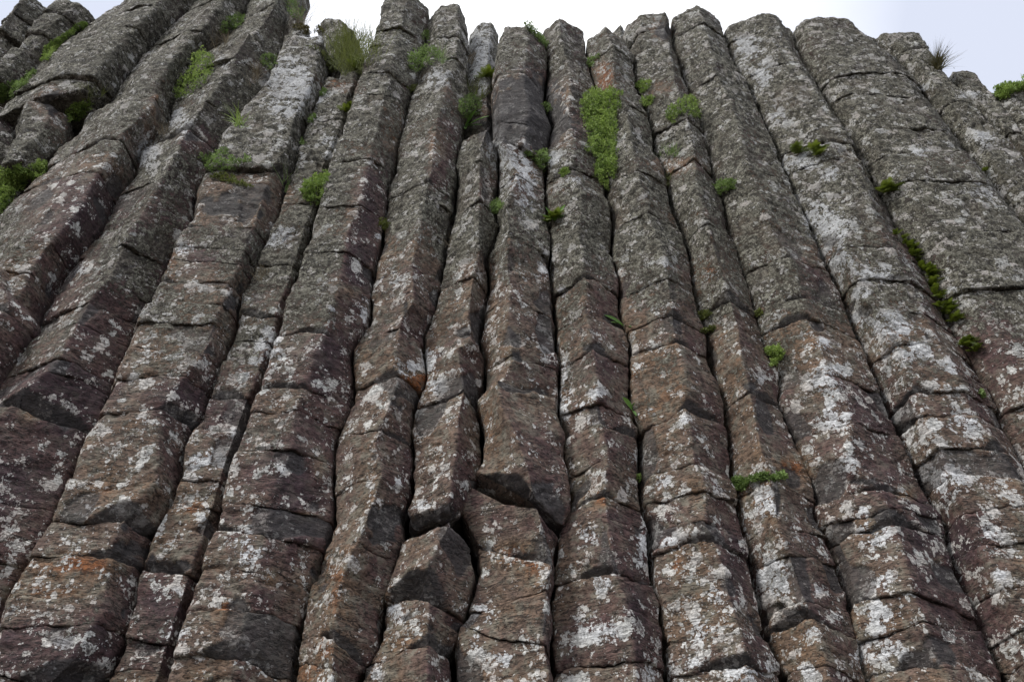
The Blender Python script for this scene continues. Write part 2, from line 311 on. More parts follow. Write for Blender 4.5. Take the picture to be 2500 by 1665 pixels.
# ------------------------------------------------------------------ patches of colour that belong to the stone (photo px, radii px)
def T(t, x, y, rx, ry, s):
    ox = (0, 600, 1200, 1800)[int(t[0])]; oy = (0, 550, 1105)[int(t[1])]
    return (ox+x/2.8, oy+y/2.8, rx/2.8, ry/2.8, s)
WHITE = [T('10',300,560,190,180,.8), T('10',480,260,110,40,.5), T('10',580,1000,50,90,.7), T('10',1600,400,60,180,.9), T('10',1330,530,130,60,.45),
  T('10',1700,1000,50,160,.6), T('10',1850,1150,110,200,.45), T('20',250,1300,60,230,.6), T('20',430,1100,50,50,.5), T('20',580,1220,80,30,.5),
  T('00',1230,860,90,50,.6), T('00',1560,60,50,60,.4), T('00',530,70,60,30,.4), T('00',1010,1060,70,90,.8), T('00',1220,760,50,70,.5), T('00',1540,440,50,50,.4),
  T('01',1250,160,60,30,.8), T('01',1840,830,70,120,.75), T('01',1700,520,60,30,.6), T('01',1880,100,90,70,.5), T('01',1780,660,100,50,.4), T('01',1720,1000,60,60,.5), T('01',1620,1430,50,50,.5),
  T('01',530,320,70,60,.4), T('01',120,930,40,30,.5), T('01',960,1350,60,40,.4), T('02',1430,70,110,70,.75), T('02',600,380,60,50,.6), T('02',1440,260,60,60,.6), T('02',1400,440,50,40,.6),
  T('02',1210,600,50,40,.55), T('02',1210,990,60,70,.7), T('02',1190,1230,70,60,.7), T('02',420,1300,60,50,.6), T('02',690,1280,60,60,.5), T('02',340,1480,60,50,.5), T('02',1640,650,100,90,.45),
  T('12',90,660,120,120,.5), T('12',250,120,60,60,.4), T('11',800,590,40,110,.85), T('11',590,580,35,30,.7), T('11',1260,920,60,80,.8), T('11',900,80,25,25,.7), T('11',990,370,120,80,.35),
  T('11',300,60,80,60,.6), T('11',1110,980,70,60,.5), T('11',1310,1110,60,40,.6), T('11',1410,1310,50,40,.6), T('12',1050,190,50,50,.6), T('12',1210,360,60,30,.8), T('12',1490,230,50,60,.6), T('12',1020,1065,35,35,1.5),
  T('12',1060,1140,60,40,.7), T('12',880,1510,60,50,.8), T('12',1630,1120,80,90,.7), T('12',1770,1390,45,40,1.6), T('12',1600,1290,80,80,.5),
  T('21',360,270,50,110,.7), T('21',380,830,80,110,.6), T('21',500,1020,40,120,.7), T('21',500,1240,50,100,.7), T('21',730,1160,60,40,.7), T('21',610,1230,40,30,.7), T('21',690,1330,50,40,.5), T('21',490,460,25,35,.8),
  T('21',1210,280,50,50,.5), T('21',1330,1330,50,50,.7), T('21',1370,1440,50,50,.6), T('21',1090,1270,40,40,.6), T('21',1020,970,30,40,.5), T('21',1150,640,50,40,.6), T('21',1840,1050,60,40,.5),
  T('22',670,560,60,60,.8), T('22',1030,580,50,90,.8), T('22',1020,750,60,70,.5), T('22',960,40,50,60,.7), T('22',740,890,80,60,.6), T('22',780,1230,110,90,.65), T('22',620,1200,60,120,.35), T('22',1090,1500,50,60,.6),
  T('22',1170,200,70,60,.7), T('22',1210,640,60,90,.6), T('22',1550,230,90,60,.6), T('22',1380,1440,40,40,.7), T('22',1520,970,40,60,.6), T('22',1440,1220,60,70,.4), T('22',110,80,90,60,.4), T('22',1700,1500,120,50,.5),
  T('32',270,830,75,70,1.6), T('32',200,340,80,80,.7), T('32',400,590,70,40,.6), T('32',560,930,60,50,.6), T('32',310,940,80,50,.4), T('32',700,1110,70,50,.6), T('32',480,1210,90,50,.55), T('32',820,1400,50,80,.8), T('32',150,1500,90,50,.6),
  T('32',760,90,60,60,.6), T('32',930,550,110,90,.8), T('32',860,400,30,30,.6), T('32',980,880,100,90,.7), T('32',1000,1110,120,80,.8), T('32',1050,1350,200,100,.7), T('32',1420,170,120,110,.6), T('32',1720,560,100,90,.4), T('32',1790,830,40,30,.8), T('32',480,1500,70,50,.6),
  T('31',590,800,45,40,.8), T('31',620,1060,90,80,.8), T('31',680,1310,120,80,.7), T('31',840,470,50,30,.8), T('31',930,670,40,30,.9), T('31',850,630,60,40,.7), T('31',1100,710,120,40,.6), T('31',1230,870,60,60,.7), T('31',1070,640,70,50,.5),
  T('31',700,200,80,60,.6), T('31',950,340,150,60,.35), T('31',1460,1010,50,70,.5), T('31',1560,1350,90,70,.5), T('31',1500,440,60,30,.5), T('31',670,60,60,50,.4),
  T('30',570,1500,110,80,.8), T('30',420,1120,90,50,.6), T('30',650,1180,60,60,.4), T('30',60,310,70,50,.7), T('30',180,540,60,60,.5), T('30',1280,600,50,20,.6), T('30',1590,650,60,20,.7), T('30',1250,1050,80,40,.4), T('30',1680,940,70,50,.5), T('30',280,770,60,60,.35), T('30',1700,1290,200,100,.25)]
BARE = [T('00',600,1300,330,260,.9), T('00',1040,800,50,170,.7), T('01',420,200,180,220,.7), T('01',720,720,160,160,.8), T('01',480,1130,210,150,.9), T('10',1310,1050,80,190,.8), T('10',830,1400,90,230,.9), T('11',810,190,110,230,.9), T('11',600,930,150,110,.8),
  T('10',1640,1280,60,90,.7), T('10',1890,1280,70,130,.8), T('11',1180,400,110,260,.7), T('11',1570,420,80,180,.6), T('20',240,760,260,190,1.2), T('20',760,520,60,110,.6), T('20',430,650,90,80,.6), T('11',1050,1180,110,110,.9), T('11',750,1240,120,130,.6),
  T('21',1000,760,100,120,.7), T('21',880,400,30,200,.4), T('32',60,60,200,80,.7), T('20',430,960,120,60,.6), T('00',1650,1370,320,170,.9), T('00',1320,960,110,60,.8), T('01',1350,300,180,110,.5), T('10',1390,600,30,50,.6), T('21',1300,1180,60,150,.4),
  T('01',130,430,110,130,.8), T('31',680,900,160,90,.6), T('20',1160,200,90,60,1.0), T('20',1150,600,120,60,.6), T('20',1240,1120,150,50,.6), T('10',680,590,120,50,.8), T('11',1850,900,150,500,.5), T('00',380,720,120,130,.9)]
RUST = [T('02',560,760,230,70,.55), T('02',1300,380,90,60,.3), T('12',400,430,60,40,.5), T('12',500,90,50,80,.35), T('11',1110,1080,110,60,.5), T('22',770,320,90,50,.5), T('12',650,1000,110,180,.3), T('12',600,1320,90,90,.35), T('02',1550,1040,80,30,.45),
  T('12',1800,680,120,80,.4), T('22',300,800,80,120,.35), T('32',1160,280,80,50,.55), T('01',220,1290,80,60,.5), T('32',1380,730,60,40,.45), T('32',420,130,90,90,.3), T('22',1260,750,40,80,.35), T('12',170,860,60,60,.4), T('10',1310,1000,50,90,.3), T('00',1080,620,40,60,.3), T('01',1170,200,60,60,.3), T('11',740,450,60,40,.35), T('11',1200,1080,50,60,.4), T('20',500,650,50,50,.3), T('20',780,500,40,80,.3), T('32',370,80,90,60,.3), T('02',330,950,250,60,.3)]
PLUM = [T('00',600,1350,250,250,.4), T('01',480,1130,250,200,.45), T('01',720,650,200,200,.35), T('01',1350,260,200,90,.4), T('10',830,1450,90,200,.45), T('11',780,300,100,250,.45), T('11',560,900,130,130,.3), T('12',300,200,250,200,.4), T('12',150,800,200,200,.2), T('02',150,1350,250,200,.45),
  T('02',100,200,250,200,.45), T('32',1400,700,300,250,.4), T('32',1400,1200,300,200,.3), T('31',1000,1200,150,180,.3), T('22',1680,780,120,200,.45), T('02',1050,1100,150,300,.35), T('22',1000,1000,60,200,.4), T('22',350,40,150,200,.2), T('01',1150,1150,250,150,.3), T('32',1850,1300,200,250,.4)]

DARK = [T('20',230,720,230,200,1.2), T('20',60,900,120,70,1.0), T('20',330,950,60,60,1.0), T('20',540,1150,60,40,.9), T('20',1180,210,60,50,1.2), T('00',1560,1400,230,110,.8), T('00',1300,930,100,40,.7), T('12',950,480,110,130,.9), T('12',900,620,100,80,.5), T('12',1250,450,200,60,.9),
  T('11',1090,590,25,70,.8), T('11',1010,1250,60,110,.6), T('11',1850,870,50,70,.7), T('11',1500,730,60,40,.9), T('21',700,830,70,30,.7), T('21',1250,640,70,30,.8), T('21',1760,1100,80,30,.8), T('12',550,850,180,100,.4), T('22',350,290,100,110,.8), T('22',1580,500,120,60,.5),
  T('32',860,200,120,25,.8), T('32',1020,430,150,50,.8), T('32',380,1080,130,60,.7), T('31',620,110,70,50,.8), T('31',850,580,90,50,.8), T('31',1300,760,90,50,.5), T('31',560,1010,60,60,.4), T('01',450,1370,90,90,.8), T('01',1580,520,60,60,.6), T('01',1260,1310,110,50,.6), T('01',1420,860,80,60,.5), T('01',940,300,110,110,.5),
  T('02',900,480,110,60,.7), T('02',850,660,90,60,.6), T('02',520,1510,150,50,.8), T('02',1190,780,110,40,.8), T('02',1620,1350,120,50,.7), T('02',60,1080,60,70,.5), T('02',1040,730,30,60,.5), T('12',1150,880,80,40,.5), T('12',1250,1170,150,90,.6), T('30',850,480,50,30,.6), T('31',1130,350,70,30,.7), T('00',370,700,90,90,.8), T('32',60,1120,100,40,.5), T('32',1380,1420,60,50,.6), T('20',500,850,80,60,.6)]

def patch(px, py, lst):
    s = np.zeros_like(px)
    for x, y, rx, ry, a in lst:
        if x+3*rx < px.min() or x-3*rx > px.max() or y+3*ry < py.min() or y-3*ry > py.max(): continue
        q = ((px-x)/rx)**2+((py-y)/ry)**2
        s = s+a*np.exp(-q*0.75)
    return s

# ------------------------------------------------------------------ one stone of a column
NSIDE, NCAP = 3, 2
def stone(colspec, parent, base, zb, zt, jb, jt, rnd, coarse, last_top=False):
    """a drum of the column between two cross joints; jb/jt = dict(s, tilt, cx, seed) of the joints"""
    xl, xr, Yg, Yr = colspec['xl'], colspec['xr'], colspec['Yg'], colspec['Yr']
    zmid = 0.5*(zb+zt)
    # rows
    rows = []; z = zb
    while z < zt:
        rows.append(z)
        dist = math.hypot(colspec['Yr'], z-1.6)
        dz = 0.0085*(dist/4.0)**1.7 if not coarse else 0.08
        z += min(dz, 0.034) if not coarse else dz
    rows = np.array(rows); v = (rows-zb)/(zt-zb); v = np.concatenate([v, [1.0]])
    if len(v) < 6: v = np.linspace(0, 1, 6)
    nU = 64 if not coarse else 20
    if zmid > 6.5 and not coarse: nU = 50
    zc = zb+v*(zt-zb)
    L = xl(zc)+0.006; Rr = xr(zc)-0.006; w = np.maximum(Rr-L, 0.03)
    oy = rnd['oy']
    # control points of the section
    pr = rnd['pr']
    cx = [L+0.012*0, L]; cy = [np.full_like(L, Yg+0.45), np.full_like(L, Yg+0.02)]
    ks = [0.0]
    for (f, poly, p) in colspec['ridges']:
        rx = L+w*f if poly is None else poly(zc)
        rx = np.clip(rx+rnd['rx']*w, L+0.05*w, Rr-0.05*w)
        cx.append(rx); cy.append(np.full_like(L, Yg+(Yr-Yg)*p*pr))
    cx += [Rr, Rr]; cy += [np.full_like(L, Yg+0.02), np.full_like(L, Yg+0.45)]
    cx = np.array(cx); cy = np.array(cy)            # (k, nv)
    k = len(cx)
    # sample: sides get few points, the front spans share the rest by mean length
    seg = np.hypot(np.diff(cx, axis=0), np.diff(cy, axis=0)).mean(1)
    front = seg[1:-1]; cnt = np.maximum(4, np.round(front/front.sum()*nU)).astype(int)
    U = []
    for s in range(k-1):
        if s in (0, k-2):
            t = np.array([0.0, 0.72, 0.93]) if s == 0 else np.array([0.0, 0.07, 0.28])
        else: t = np.arange(cnt[s-1])/cnt[s-1]
        for q in t: U.append((s, q))
    U.append((k-2, 1.0))
    S = np.array([u[0] for u in U]); Q = np.array([u[1] for u in U])
    X = cx[S]*(1-Q)[:, None]+cx[S+1]*Q[:, None]; Y = cy[S]*(1-Q)[:, None]+cy[S+1]*Q[:, None]
    for _ in range(rnd['sm'] if not coarse else 1):
        X[2:-2] = 0.25*X[1:-3]+0.5*X[2:-2]+0.25*X[3:-1]; Y[2:-2] = 0.25*Y[1:-3]+0.5*Y[2:-2]+0.25*Y[3:-1]
    n_, nv = X.shape
    # joint surfaces: tilted, wavy
    def jsurf(j, xx, yy):
        return j['tilt']*(xx-j['cx'])+0.024*fbm(xx*6+j['seed'], yy*6, np.full_like(xx, j['seed']*1.7), 4, 0.55)+j['bow']*(((xx-j['cx'])/0.22)**2-0.5)
    Zb = zb+jsurf(jb, X, Y); Zt = zt+jsurf(jt, X, Y)
    gap = 0.0012
    Z = (Zb+gap)+(Zt-Zb-2*gap)*v[None, :]
    db = Z-Zb; dt = Zt-Z
    # outward normal of the section
    tx = np.gradient(X, axis=0); ty = np.gradient(Y, axis=0); ln = np.hypot(tx, ty)+1e-9
    nx, ny = ty/ln, -tx/ln
    Y = Y+oy+rnd['lean']*(v-0.5)[None, :]*(Z[:, -1:]*0+1)
    frontw = np.clip(1-(Y-Yg-0.03)/0.15, 0, 1)
    XX, YY, ZZ = X, Y, Z
    crust_n = fbm(XX*3.1, YY*3.1, ZZ*3.1, 2)
    # colour masks
    Pn = np.stack([XX, YY, ZZ], -1); ppx, ppy = proj(Pn)
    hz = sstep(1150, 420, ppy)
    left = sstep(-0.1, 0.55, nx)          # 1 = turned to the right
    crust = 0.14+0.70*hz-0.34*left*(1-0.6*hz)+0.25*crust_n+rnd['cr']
    crust = crust-patch(ppx, ppy, BARE)*1.0
    ridge_w = np.exp(-((fbm(XX*2, YY*2, ZZ*2, 1))**2)*9)*0.08
    wsp = patch(ppx, ppy, WHITE)
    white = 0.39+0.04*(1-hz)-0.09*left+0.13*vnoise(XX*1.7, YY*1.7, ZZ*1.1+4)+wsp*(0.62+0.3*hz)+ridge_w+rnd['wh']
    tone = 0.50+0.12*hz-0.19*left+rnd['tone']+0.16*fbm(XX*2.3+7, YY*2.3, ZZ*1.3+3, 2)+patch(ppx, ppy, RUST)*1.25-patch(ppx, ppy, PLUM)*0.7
    # relief
    h = 0.014*fbm(XX*3.5, YY*3.5, ZZ*3.5+rnd['seed'], 3)
    h = h+0.0045*fbm(XX*14, YY*14, ZZ*26, 3, 0.6)
    cl_ = np.clip(crust, 0, 1)
    h = h+(0.0014+0.0048*cl_)*fbm(XX*46, YY*46, ZZ*46, 3, 0.65)+0.011*cl_*sstep(5.0, 7.5, ZZ)*fbm(XX*19, YY*19, ZZ*19, 2, 0.6)
    # level weathering ledges
    lw = fbm(XX*2.2+rnd['seed'], YY*2.2, ZZ*17+2*fbm(XX*3, YY*3, ZZ*3, 2), 2)
    h = h-0.010*np.exp(-(lw/0.055)**2)*sstep(-0.2, 0.3, vnoise(XX*4, YY*4, ZZ*4))
    # big flakes broken off
    fl = fbm(XX*4.2, YY*4.2, ZZ*3.0+rnd['seed']*3, 2)
    h = h-0.012*sstep(0.42, 0.5, fl)
    # rounded shoulders at the joints
    jn = 1+0.7*fbm(XX*12, YY*12, ZZ*4, 2)
    sb, st = jb['s'], jt['s']
    ab, at_ = (0.0022, 0.0032, 0.006)[sb], (0.0022, 0.0032, 0.0075)[st]
    rb_, rt_ = (0.004, 0.006, 0.009)[sb], (0.004, 0.007, 0.018)[st]
    h = h-ab*jn*np.exp(-(db/rb_)**1.2)-at_*jn*np.exp(-(dt/rt_)**1.2)
    chip = np.zeros_like(h)
    # a slab broken from the foot of the stone under its ridge: a facet that looks down
    for (cxr, hc, wc, dc) in rnd['chips']:
        xc_ = L+w*cxr
        lat = np.clip(1-np.abs(XX-xc_[None, :])/wc, 0, 1)
        hh = hc*np.minimum(lat*1.6, 1)**0.7*(1+0.25*fbm(XX*9, YY*9, ZZ*0+rnd['seed'], 2))
        cutd = dc*np.clip(1-db/np.maximum(hh, 1e-4), 0, 1)
        h = h-cutd; chip = np.maximum(chip, sstep(0.0, 0.006, cutd)*0.85)
    chip = np.maximum(chip, 0.8*sstep(0.47, 0.5, fl)*(1-0.7*cl_))
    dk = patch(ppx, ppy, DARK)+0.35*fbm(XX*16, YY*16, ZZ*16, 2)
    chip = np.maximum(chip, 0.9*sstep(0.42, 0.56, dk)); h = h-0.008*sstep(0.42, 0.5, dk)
    h = h*np.clip(frontw+0.25, 0, 1)
    X = X+nx*h; Y = Y+ny*h
    if last_top:   # weathered head of the column
        rr = np.clip(1-dt/0.05, 0, 1)**2*0.022*(1+0.6*fbm(XX*8, YY*8, ZZ*0, 2)); X = X-nx*rr; Y = Y-ny*rr
    verts = np.stack([X, Y, Z], -1).transpose(1, 0, 2).reshape(-1, 3)   # row major: nv rows of n_
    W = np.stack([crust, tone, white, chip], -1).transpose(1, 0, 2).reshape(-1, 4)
    vl = [verts]; wl_ = [W]
    i = np.arange(nv-1)[:, None]*n_; j = np.arange(n_)[None, :]; j2 = (j+1) % n_
    F = np.stack([i+j, i+j2, i+n_+j2, i+n_+j], -1).reshape(-1, 4)
    fl_ = [F]; off = nv*n_
    # end caps: two rings towards the heart of the stone
    for end in (0, 1):
        r0 = 0 if end == 0 else (nv-1)*n_
        ring = verts[r0:r0+n_]; wr = W[r0:r0+n_].copy()
        cen = ring.mean(0); prev = np.arange(r0, r0+n_)
        wr[:, 3] = np.maximum(wr[:, 3], 0.5) if end == 0 else wr[:, 3]
        for q in (0.8, 0.4, 0.02):
            rg = cen+(ring-cen)*q
            rg[:, 2] = ring[:, 2]*q+cen[2]*(1-q)+(0.012*(1-q) if end == 0 else 0.0)+0.006*vnoise(rg[:, 0]*30, rg[:, 1]*30, rg[:, 2]*0)
            vl.append(rg); wl_.append(wr); cur = np.arange(off, off+n_); off += n_
            a, b = (prev, cur)
            ff = np.stack([a, b, np.roll(b, -1), np.roll(a, -1)], -1)
            if end == 1: ff = ff[:, ::-1]
            fl_.append(ff); prev = cur
    V = np.concatenate(vl); Wt = np.concatenate(wl_); F = np.concatenate(fl_)
    return mesh_object('capstone' if last_top else 'stone', V-np.array(base), F, ROCK, parent, Wt)

NOJ = dict(s=1, tilt=0.0, cx=0.0, seed=0.3, bow=0.0)
def column(label, Lp, Rp, ridges, joints, top, bottom=None, dy=0.0, prot=0.145, group='basalt columns standing side by side in the cliff', rough=1.0, cr=0.0, wh=0.0, tone=0.0, sm=3, toptilt=0.0, fill=(0.45, 0.85)):
    Yr = D+dy; Yg = Yr+prot
    cs = dict(xl=xat(Lp, Yg), xr=xat(Rp, Yg), Yg=Yg, Yr=Yr, ridges=[])
    for r in ridges:
        if isinstance(r, tuple): cs['ridges'].append((r[0], None, r[1]))
        elif isinstance(r, list): cs['ridges'].append((0.5, xat(r, Yr), 1.0))
    def zpx(t, x, y):
        ox = (0, 600, 1200, 1800)[int(t[0])]; oy = (0, 550, 1105)[int(t[1])]
        return back(ox+x/2.8, oy+y/2.8, Yr)
    ztop = zpx(*top)[2]; zbot = 2.55 if bottom is None else zpx(*bottom[:3])[2]
    js = []
    for t, s in zip(joints[::2], joints[1::2]):
        for q in s.split():
            a = [None if c == 'n' else float(c) for c in q.split(',')]
            p = zpx(t, a[0], a[1])
            js.append(dict(z=p[2], s=int(a[2]), tilt=a[3] if len(a) > 3 else random.uniform(-0.09, 0.09), cx=p[0], oy=a[4] if len(a) > 4 else None, seed=random.uniform(0, 90), bow=random.uniform(-0.005, 0.012), known=True, chip=a[5:9] if len(a) > 8 else None))
    js = [j for j in js if zbot+0.06 < j['z'] < ztop-0.06]; js.sort(key=lambda j: j['z'])
    def mk(z, s): return dict(z=z, s=s, tilt=random.uniform(-0.08, 0.08), cx=float(cs['xl'](z)+cs['xr'](z))/2, oy=None, seed=random.uniform(0, 90), bow=random.uniform(-0.005, 0.012), known=False)
    allj = [mk(zbot, 1)]
    if bottom is not None and len(bottom) > 3: allj[0]['tilt'] = bottom[3]
    for j in js+[mk(ztop, 1)]:
        while j['z']-allj[-1]['z'] > fill[1]*1.35: allj.append(mk(allj[-1]['z']+random.uniform(*fill), random.choice((0, 0, 0, 1))))
        if j['z']-allj[-1]['z'] > 0.05: allj.append(j)
    allj[-1]['tilt'] = toptilt
    xc = float(cs['xl'](zbot)+cs['xr'](zbot))/2
    base = (xc, Yg, 0.0 if bottom is None else zbot)
    e = empty('rock_stack', base, label, 'rock column', group)
    if bottom is None:
        for z0, z1 in ((-0.1, 0.55), (0.55, 1.3), (1.3, 1.95), (1.95, zbot)):
            a, b = dict(NOJ), dict(NOJ)
            if z1 == zbot: b = allj[0]
            stone(cs, e, base, z0, z1, a, b, dict(oy=random.uniform(-.01, .01), pr=1, rx=0, sm=1, lean=0, seed=random.uniform(0, 90), cr=0, wh=0, tone=tone, chips=[]), True)
    n = len(allj)-1
    for i in range(n):
        jb, jt = allj[i], allj[i+1]
        if jt['z']-jb['z'] < 0.03: continue
        chips = []
        rf = 0.5
        if cs['ridges']:
            zz = 0.5*(jb['z']+jt['z']); f_, pl, _ = cs['ridges'][0] if len(cs['ridges']) == 1 else max(cs['ridges'], key=lambda r: r[1] is not None)
            if pl is not None:
                a, b = cs['xl'](zz), cs['xr'](zz); rf = float((pl(zz)-a)/max(b-a, 0.05))
            else: rf = random.uniform(0.3, 0.8)
        hgt = jt['z']-jb['z']
        if jb.get('chip'): hc_, wc_, dc_, f_c = jb['chip']; chips.append((f_c, min(hc_, hgt*0.7), wc_, dc_))
        elif jb['s'] == 2 and i > 0 and random.random() < 0.45: chips.append((rf+random.uniform(-0.2, 0.2), min(random.uniform(0.03, 0.085), hgt*0.5), random.uniform(0.06, 0.15), random.uniform(0.02, 0.05)))
        elif jb['s'] == 1 and i > 0 and random.random() < 0.14: chips.append((random.uniform(0.15, 0.9), min(random.uniform(0.03, 0.08), hgt*0.6), random.uniform(0.05, 0.12), random.uniform(0.02, 0.035)))
        oy = jt['oy'] if jt.get('oy') is not None else random.uniform(-0.004, 0.004)*rough
        if jb['s'] == 2 and jt.get('oy') is None: oy -= 0.006
        rnd = dict(oy=oy, pr=random.uniform(0.95, 1.05), rx=random.uniform(-0.012, 0.012)*rough, sm=max(1, sm+random.choice((-1, 0, 1, 2))), lean=random.uniform(-0.007, 0.003)*min(1, hgt/0.3), seed=random.uniform(0, 90),
                   cr=cr+random.uniform(-0.07, 0.07), wh=wh+random.uniform(-0.05, 0.05), tone=tone+random.uniform(-0.12, 0.12), chips=chips)
        stone(cs, e, base, jb['z'], jt['z'], jb, jt, rnd, False, last_top=(i == n-1))
    return e

# ------------------------------------------------------------------ ground, cliff body, plateau
M_GROUND = simple_mat('shingle_ground', (0.05, 0.045, 0.04), (0.16, 0.14, 0.12), 9, 0.95, 0.03)
M_BODY = simple_mat('dark_cliff_rock', (0.018, 0.016, 0.015), (0.06, 0.052, 0.045), 5, 0.95, 0.05)
M_TURF = simple_mat('clifftop_turf', (0.03, 0.05, 0.012), (0.09, 0.11, 0.03), 6, 0.95, 0.03)
o = mesh_object('ground', [(-600, -600, 0), (600, -600, 0), (600, 600, 0), (-600, 600, 0)], [(0, 1, 2, 3)], M_GROUND, smooth=False); o['kind'] = 'structure'
prof = [(-1500, 330), (-300, 230), (0, 150), (300, 60), (640, 100), (900, 110), (1500, 110), (1900, 110), (2190, 170), (2330, 250), (2460, 290), (2900, 560), (4500, 900)]
YB = D+0.5
tops = [back(x, y, YB) for x, y in prof]
V = []; F = []
for i, p in enumerate(tops):
    V += [(p[0], YB, -0.1), (p[0], YB, p[2]*0.5), (p[0], YB, p[2]-0.55)]
for i in range(len(tops)-1):
    a = 3*i; F += [(a, a+3, a+4, a+1), (a+1, a+4, a+5, a+2)]
o = mesh_object('cliff_face', V, F, M_BODY, smooth=False); o['kind'] = 'structure'
V = []; F = []
for p in tops: V += [(p[0], YB, p[2]-0.55), (p[0], YB+60, p[2]-0.8)]
for i in range(len(tops)-1): a = 2*i; F.append((a, a+2, a+3, a+1))
o = mesh_object('cliff_top', V, F, M_TURF, smooth=False); o['kind'] = 'structure'

# ------------------------------------------------------------------ the columns
G_, R_ = G, R
off_l = [(x-330, y) for x, y in G['A_L']]
column('dark lower column at the left edge with a broken head and plum coloured faces', P('01','-500,1600 -400,250'), G['Y_R'], [(0.8, 1.0)], ['01','60,590,2 100,960,1','00','0,1500,1'], ('01',80,262), dy=-0.06, tone=-0.15, cr=-0.2)
column('grey crusted column with a long plum right face, beside the lowest left moss bed', G['Z_L'], G['A_L'], [R['Z'], R['Z2']], ['01','200,330,1 400,120,1','00','560,1180,1 750,960,2 860,650,1 1100,380,1'], ('00',1450,-330), dy=0.0, prot=0.2, tone=-0.1, sm=3)
column('knobbly dark column above the hollow at upper left, right of the bright grass strip', G['W_L'], G['Z_L'], [R['W'], R['W2']], ['00','400,520,2,0,0.03 700,300,2 850,180,1'], ('00',900,-300), bottom=('00',420,640,0.3), tone=-.2, dy=0.0, prot=0.2, rough=2.5, cr=0.1)
column('short dark column in the top left corner, tallest of the three beside the grass strip', U3_L, G['W_L'], [(0.35, 1.0), (0.75, .8)], ['00','250,330,2 330,200,2,0,.05 450,90,2'], ('00',560,-5), toptilt=-.35, tone=-.2, bottom=('00',150,520,0), dy=0.10, rough=4, cr=0.1, fill=(.5, .9))
column('short dark stepped column at the top left corner, left of the tallest corner column', U2_L, U3_L, [(0.5, 1.0)], ['00','60,330,2,0,.05 150,190,2,0,.08 200,80,2'], ('00',240,-40), tone=-.2, bottom=('00',0,540,0), dy=0.16, rough=4, cr=0.1, fill=(.5, .9))
column('dark column cut by the left edge just under the sky corner', U1_L, U2_L, [(0.6, 1.0)], ['00','0,300,2 -50,200,2'], ('00',-40,95), tone=-.2, bottom=('00',-60,640,0), dy=0.24, rough=4, cr=0.1)
column('dark split block in the shadowed hollow left of the small cushion plant', V1_L, V1_R, [(0.35, 1.0), (.8, .9)], ['00','300,900,2'], ('00',330,690), tone=-.2, bottom=('00',170,1110,0.5), dy=0.10, rough=3, cr=0.0)
column('dark rounded block against the left edge in the shadowed hollow', V0_L, V0_R, [(0.6, 1.0)], ['00','0,900,2'], ('00',60,665), tone=-.2, bottom=('00',0,1160,0.2), dy=0.14, rough=3)
column('recessed column under the shadowed hollow carrying the lowest left moss bed', P('00','-900,1900 -300,1150 0,700'), P('00','0,1460 300,1110 420,950 550,800'), [(0.5, .8)], [], ('00',130,1090), bottom=('00',-200,1700,0), dy=0.17)
column('tall leaning column with a dark plum foot, second from the left edge at mid height', G['A_L'], G['B_L'], [R['A']], ['00','1290,880,2,-.1,n,.12,.22,.09,.5 1720,260,1,0,-.04','01','870,120,0 740,370,1 600,520,2 500,660,0 380,910,1 330,995,1 100,1230,2,-.12,n,.12,.26,.09,.65','02','150,250,1 50,480,1 -80,640,2 -150,1000,1'], ('00',1900,-330), dy=-0.02, prot=0.19, tone=-0.12, sm=2)
column('broad flat fronted column with orange stained stones near the bottom left', G['B_L'], G['C_L'], [(0.15, .95), R['B']], ['10','480,330,1','00','1650,720,0 1600,1150,2,0,.01 1700,1245,2','01','1600,10,1 1500,155,0 1450,250,0 1450,385,1 1350,530,1 1300,670,1 1150,860,1 1000,1035,2 850,1270,2,0,n,.07,.14,.055,.85','02','700,180,1 700,460,2,0,n,.10,.16,.06,.8 600,710,1,0,n,.07,.13,.04,.85 500,960,1 300,1180,1 150,1530,2,0,n,.09,.2,.05,.8'], ('10',480,232), dy=0.0)
column('narrow recessed flat column between two broad ones with white lichen patches', G['C_L'], G['D_L'], [(0.1, .9), (0.92, .9)], ['10','660,600,1 560,820,0 450,1180,0 350,1380,1','01','1850,262,2 1830,470,1 1780,612,2 1760,785,1 1700,960,1 1620,1165,1 1560,1385,1','02','1400,182,1 1330,357,1 1250,562,1 1200,810,2,0,n,.07,.12,.05,.4 1000,1290,0 950,1460,1'], ('10',670,525), dy=0.09, prot=0.06, sm=1, cr=0.05)
column('ridged column with a plum right face, just right of the narrow recessed column', G['D_L'], G['E_L'], [(0.07, .8), R['D']], ['10','1050,190,1 1000,305,1 950,500,1 880,640,0 840,1080,2 740,1400,0','11','800,180,1 700,410,1 500,745,2,-.05,n,.07,.12,.06,.55 300,1105,2,-.03,n,.05,.15,.05,.35 300,1260,0 190,1530,1','12','200,345,1 100,545,2,-.05,n,.03,.09,.03,.12 60,805,1 20,1060,1 -50,1405,2,-.03,n,.08,.16,.05,.6'], ('10',1090,-60), dy=-0.01)
column('column topped by green cushion near the sky gap, with a kinked brown ridge below', G['E_L'], G['F_L'], [R['E']], ['10','1320,760,0 1230,1240,2 1200,1330,0','11','1000,690,1 1000,1010,2,-.05,n,.05,.1,.03,.5 950,1365,1','12','850,170,1 800,610,2,-.12 700,880,0,-.5 600,1270,2,-.35 500,1420,1,-.3'], ('10',1385,470), dy=0.0)
column('tall column head right of the highest one against the white sky', P('10','1150,500 1220,300 1225,180 1280,60 1285,20'), G['EU_R'], [(0.3, .9), (0.8, 1.0)], ['10','1400,140,1 1400,245,1 1420,400,1'], ('10',1390,12), bottom=('10',1300,760), dy=0.10, cr=0.15)
